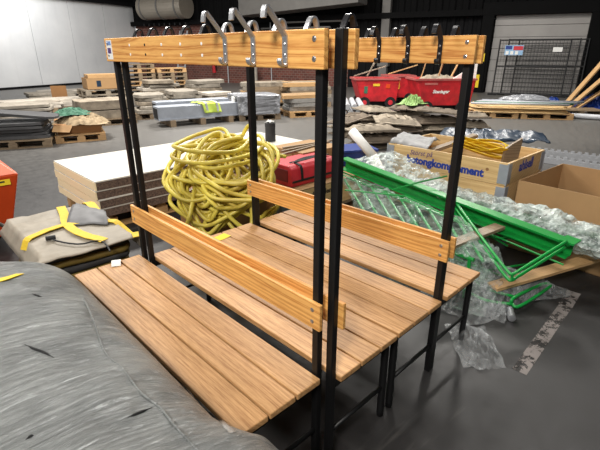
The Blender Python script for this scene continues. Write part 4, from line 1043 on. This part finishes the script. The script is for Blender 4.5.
# 14 wire fence panels
def fence(label, s0, off, L, H, lean):
    t = thing('wire_fence', label, 'fence', wallp(s0, off, 0), WRZ)
    fr_ = MB()
    for x in (0, L): fr_.tube([(x, 0, 0), (x, -lean, H)], .026, 8)
    for f in (.03, .52, .985): fr_.tube([(0, -lean*f, H*f), (L, -lean*f, H*f)], .024, 8)
    w_ = MB(); n_ = int(L/.11)
    for k in range(1, n_): w_.box((L*k/n_, -lean*.5, H*.5), (.007, .007, H*.97), M=Matrix.Rotation(math.atan2(lean, H), 3, 'X'))
    for k in range(1, 13): w_.box((L/2, -lean*k/13, H*k/13), (L, .009, .012))
    w_.flip(); fr_.flip()
    w_.build('wire_mesh', M_BLACK, t); fr_.build('frame', M_BLACK, t)
    for x in (.0, L): MB().box((x, 0, .03), (.3, .18, .06)).build('foot', M_DARK, t)
    return t
f1 = fence('dark wire fence panel in front of the loading door, nearest, with a printed sign', 19.45, 1.25, 2.35, 2.0, .3)
fence('dark wire fence panel second from the front at the loading door', 19.75, .98, 2.35, 2.02, .3)
fence('dark wire fence panel closest to the loading door', 20.1, .72, 2.3, 2.02, .3)
sg = thing('fence_sign', 'small red, white and blue printed sign on the wire fence', 'sign', wallp(19.98, 1.33, 1.62), WRZ)
MB().box((0, 0, 0), (.62, .012, .34)).build('board', mat('pale_blue_sign', (150, 190, 226), .5), sg)
MB().box((.14, -.008, .07), (.32, .006, .14)).build('print', M_REDF, sg)
MB().box((-.18, -.008, .09), (.22, .006, .12)).build('print', M_BLUE, sg)
for k in range(3): MB().box((-.22+.16*k, -.008, -.09), (.1, .006, .12)).build('print', M_PAPER, sg)
tag(MB().box((0, 0, 0), (.3, .012, .15)).build('fence_label', M_PAPER, loc=wallp(21.4, 1.33, 1.64), rz=WRZ), 'blank white plate near the top of the wire fence', 'sign')
# 15 leaning planks, blue sacks, pole at the right
rkp = thing('timber_rack', 'dark steel rack beyond the leaning planks', 'rack', tuple(Vector((15.6, 1.3, 0))), -.7)
for x in (0, 2.2):
    MB().box((x, 0, 1.3), (.1, .1, 2.6)).build('upright', M_BLACK, rkp); MB().box((x, .0, .03), (.2, .5, .06)).build('foot', M_BLACK, rkp)
MB().box((1.1, -.02, 1.9), (2.3, .08, .1)).build('crossbar', M_BLACK, rkp); MB().box((1.1, -.02, .9), (2.3, .08, .1)).build('crossbar', M_BLACK, rkp)
for k, (u, v, u2, v2) in enumerate(((563, 107, 604, 56), (568, 108, 612, 70), (576, 108, 616, 84))):
    a = U(u, v, .03); d_ = Vector((.727, -.687, 0))
    hh = (v-v2)/437.5*depth(a); ww = (u2-u)/437.5*depth(a)
    b = a+d_*ww*1.5+Vector((.3, .3, hh*1.5))
    board(('tallest', 'middle', 'lowest')[k]+' of the three pale planks leaning at the right edge', a, b, .16, .045, M_RAWW, 'timber_plank', 'plank', 'leaning planks')
for k, (u, v) in enumerate(((590, 107), (552, 105))):
    crumple('blue_sack', ('blue sack on the floor under the leaning planks', 'small dark blue sack beside the wire fence foot')[k], tuple(U(u, v)), 1.0-.4*k, .8-.3*k, .36-.1*k, 80+k, M_BLUE, 0, res=20, cat='sack')
a = U(548, 114, .07); b = U(640, 120, .07)
po = thing('white_pole', 'long white pole with a black and blue end lying on the floor under the planks', 'pole', (0, 0, 0))
MB().tube([a.lerp(b, .27), b], .065, 12).build('shaft', M_PVC, po, smooth=True); MB().tube([a, a.lerp(b, .17)], .06, 12).build('black_end', M_BLACK, po, smooth=True); MB().tube([a.lerp(b, .17), a.lerp(b, .27)], .066, 12).build('blue_sleeve', M_BLUE, po, smooth=True)
# 16 perforated cable trays on the floor
for k, (pa, pb) in enumerate(((U(538, 162), U(612, 173)), (U(528, 154), U(612, 164)))):
    rz, d1, n1 = rows(pa, pb); L = (pb-pa).length
    t = thing('cable_tray', ('nearer', 'farther')[k]+' of two perforated grey steel trays on the floor behind the open cardboard box', 'tray', tuple(pa), rz)
    for y in (0, .2):
        side = MB(); n_ = int(L/.09)
        pr = [(0, 0), (L, 0)]
        x = L
        top = []
        for i in range(n_):
            x0 = i*L/n_
            top += [(x0, .09), (x0+.05, .09), (x0+.055, .06), (x0+L/n_-.005, .06)]
        MB().prism([(0, 0), (L, 0)]+top[::-1], 'y', y-.004, y+.004).build('side_rail', M_PVC, t)
    rg = MB()
    for i in range(n_+1): MB().box((i*L/n_ if 0 < i < n_ else (i*L/n_+(.02 if i == 0 else -.02)), .1, .02), (.035, .2, .01)).build('rung', M_PVC, t)

# ------------------------------------------------------------------ light
w = bpy.data.worlds.new('world'); SC.world = w; w.use_nodes = True
bg = w.node_tree.nodes['Background']; bg.inputs[0].default_value = (.92, .96, 1.0, 1); bg.inputs[1].default_value = .22
def lamp(loc, size, power, col=(1, .96, .9), target=None, sy=None):
    l = bpy.data.lights.new('lamp', 'AREA'); l.shape = 'RECTANGLE'; l.size = size; l.size_y = sy or size; l.energy = power; l.color = col
    o_ = bpy.data.objects.new('hall_or_fill_lamp', l); COL.objects.link(o_); o_.location = loc
    d_ = (Vector(target)-Vector(loc)) if target else Vector((0, 0, -1))
    o_.rotation_euler = d_.to_track_quat('-Z', 'Y').to_euler()
    return o_
lamp((-3.2, -1.7, 4.3), 1.0, 290, target=(.0, .7, .9), sy=1.0)
lamp((1.0, 2.2, 6.2), 1.6, 130, sy=.6)
lamp((7, 0, 6.5), 1.6, 130, sy=.6)
lamp((-4.5, 6.5, 6.0), 1.6, 330, target=(.3, 3.5, .4), sy=.8)  # unseen fill lamp, added to brighten the tan end of the panel stack
lamp((6, 6, 6.5), 2, 600, sy=.8)
lamp((2, 10, 6.5), 2, 850, sy=.8)
lamp((11, 4.5, 6.5), 2, 520, sy=.8)
lamp((8, 13, 6.5), 2, 720, sy=.8)
lamp((4.0, 20.6, 5.0), 3, 300, (1, .99, .97), target=(5.6, 24, 2.6), sy=1)
SC.view_settings.view_transform = 'Standard'; SC.view_settings.look = 'None'; SC.view_settings.gamma = 1; SC.view_settings.use_curve_mapping = False
SC.view_settings.exposure = 0
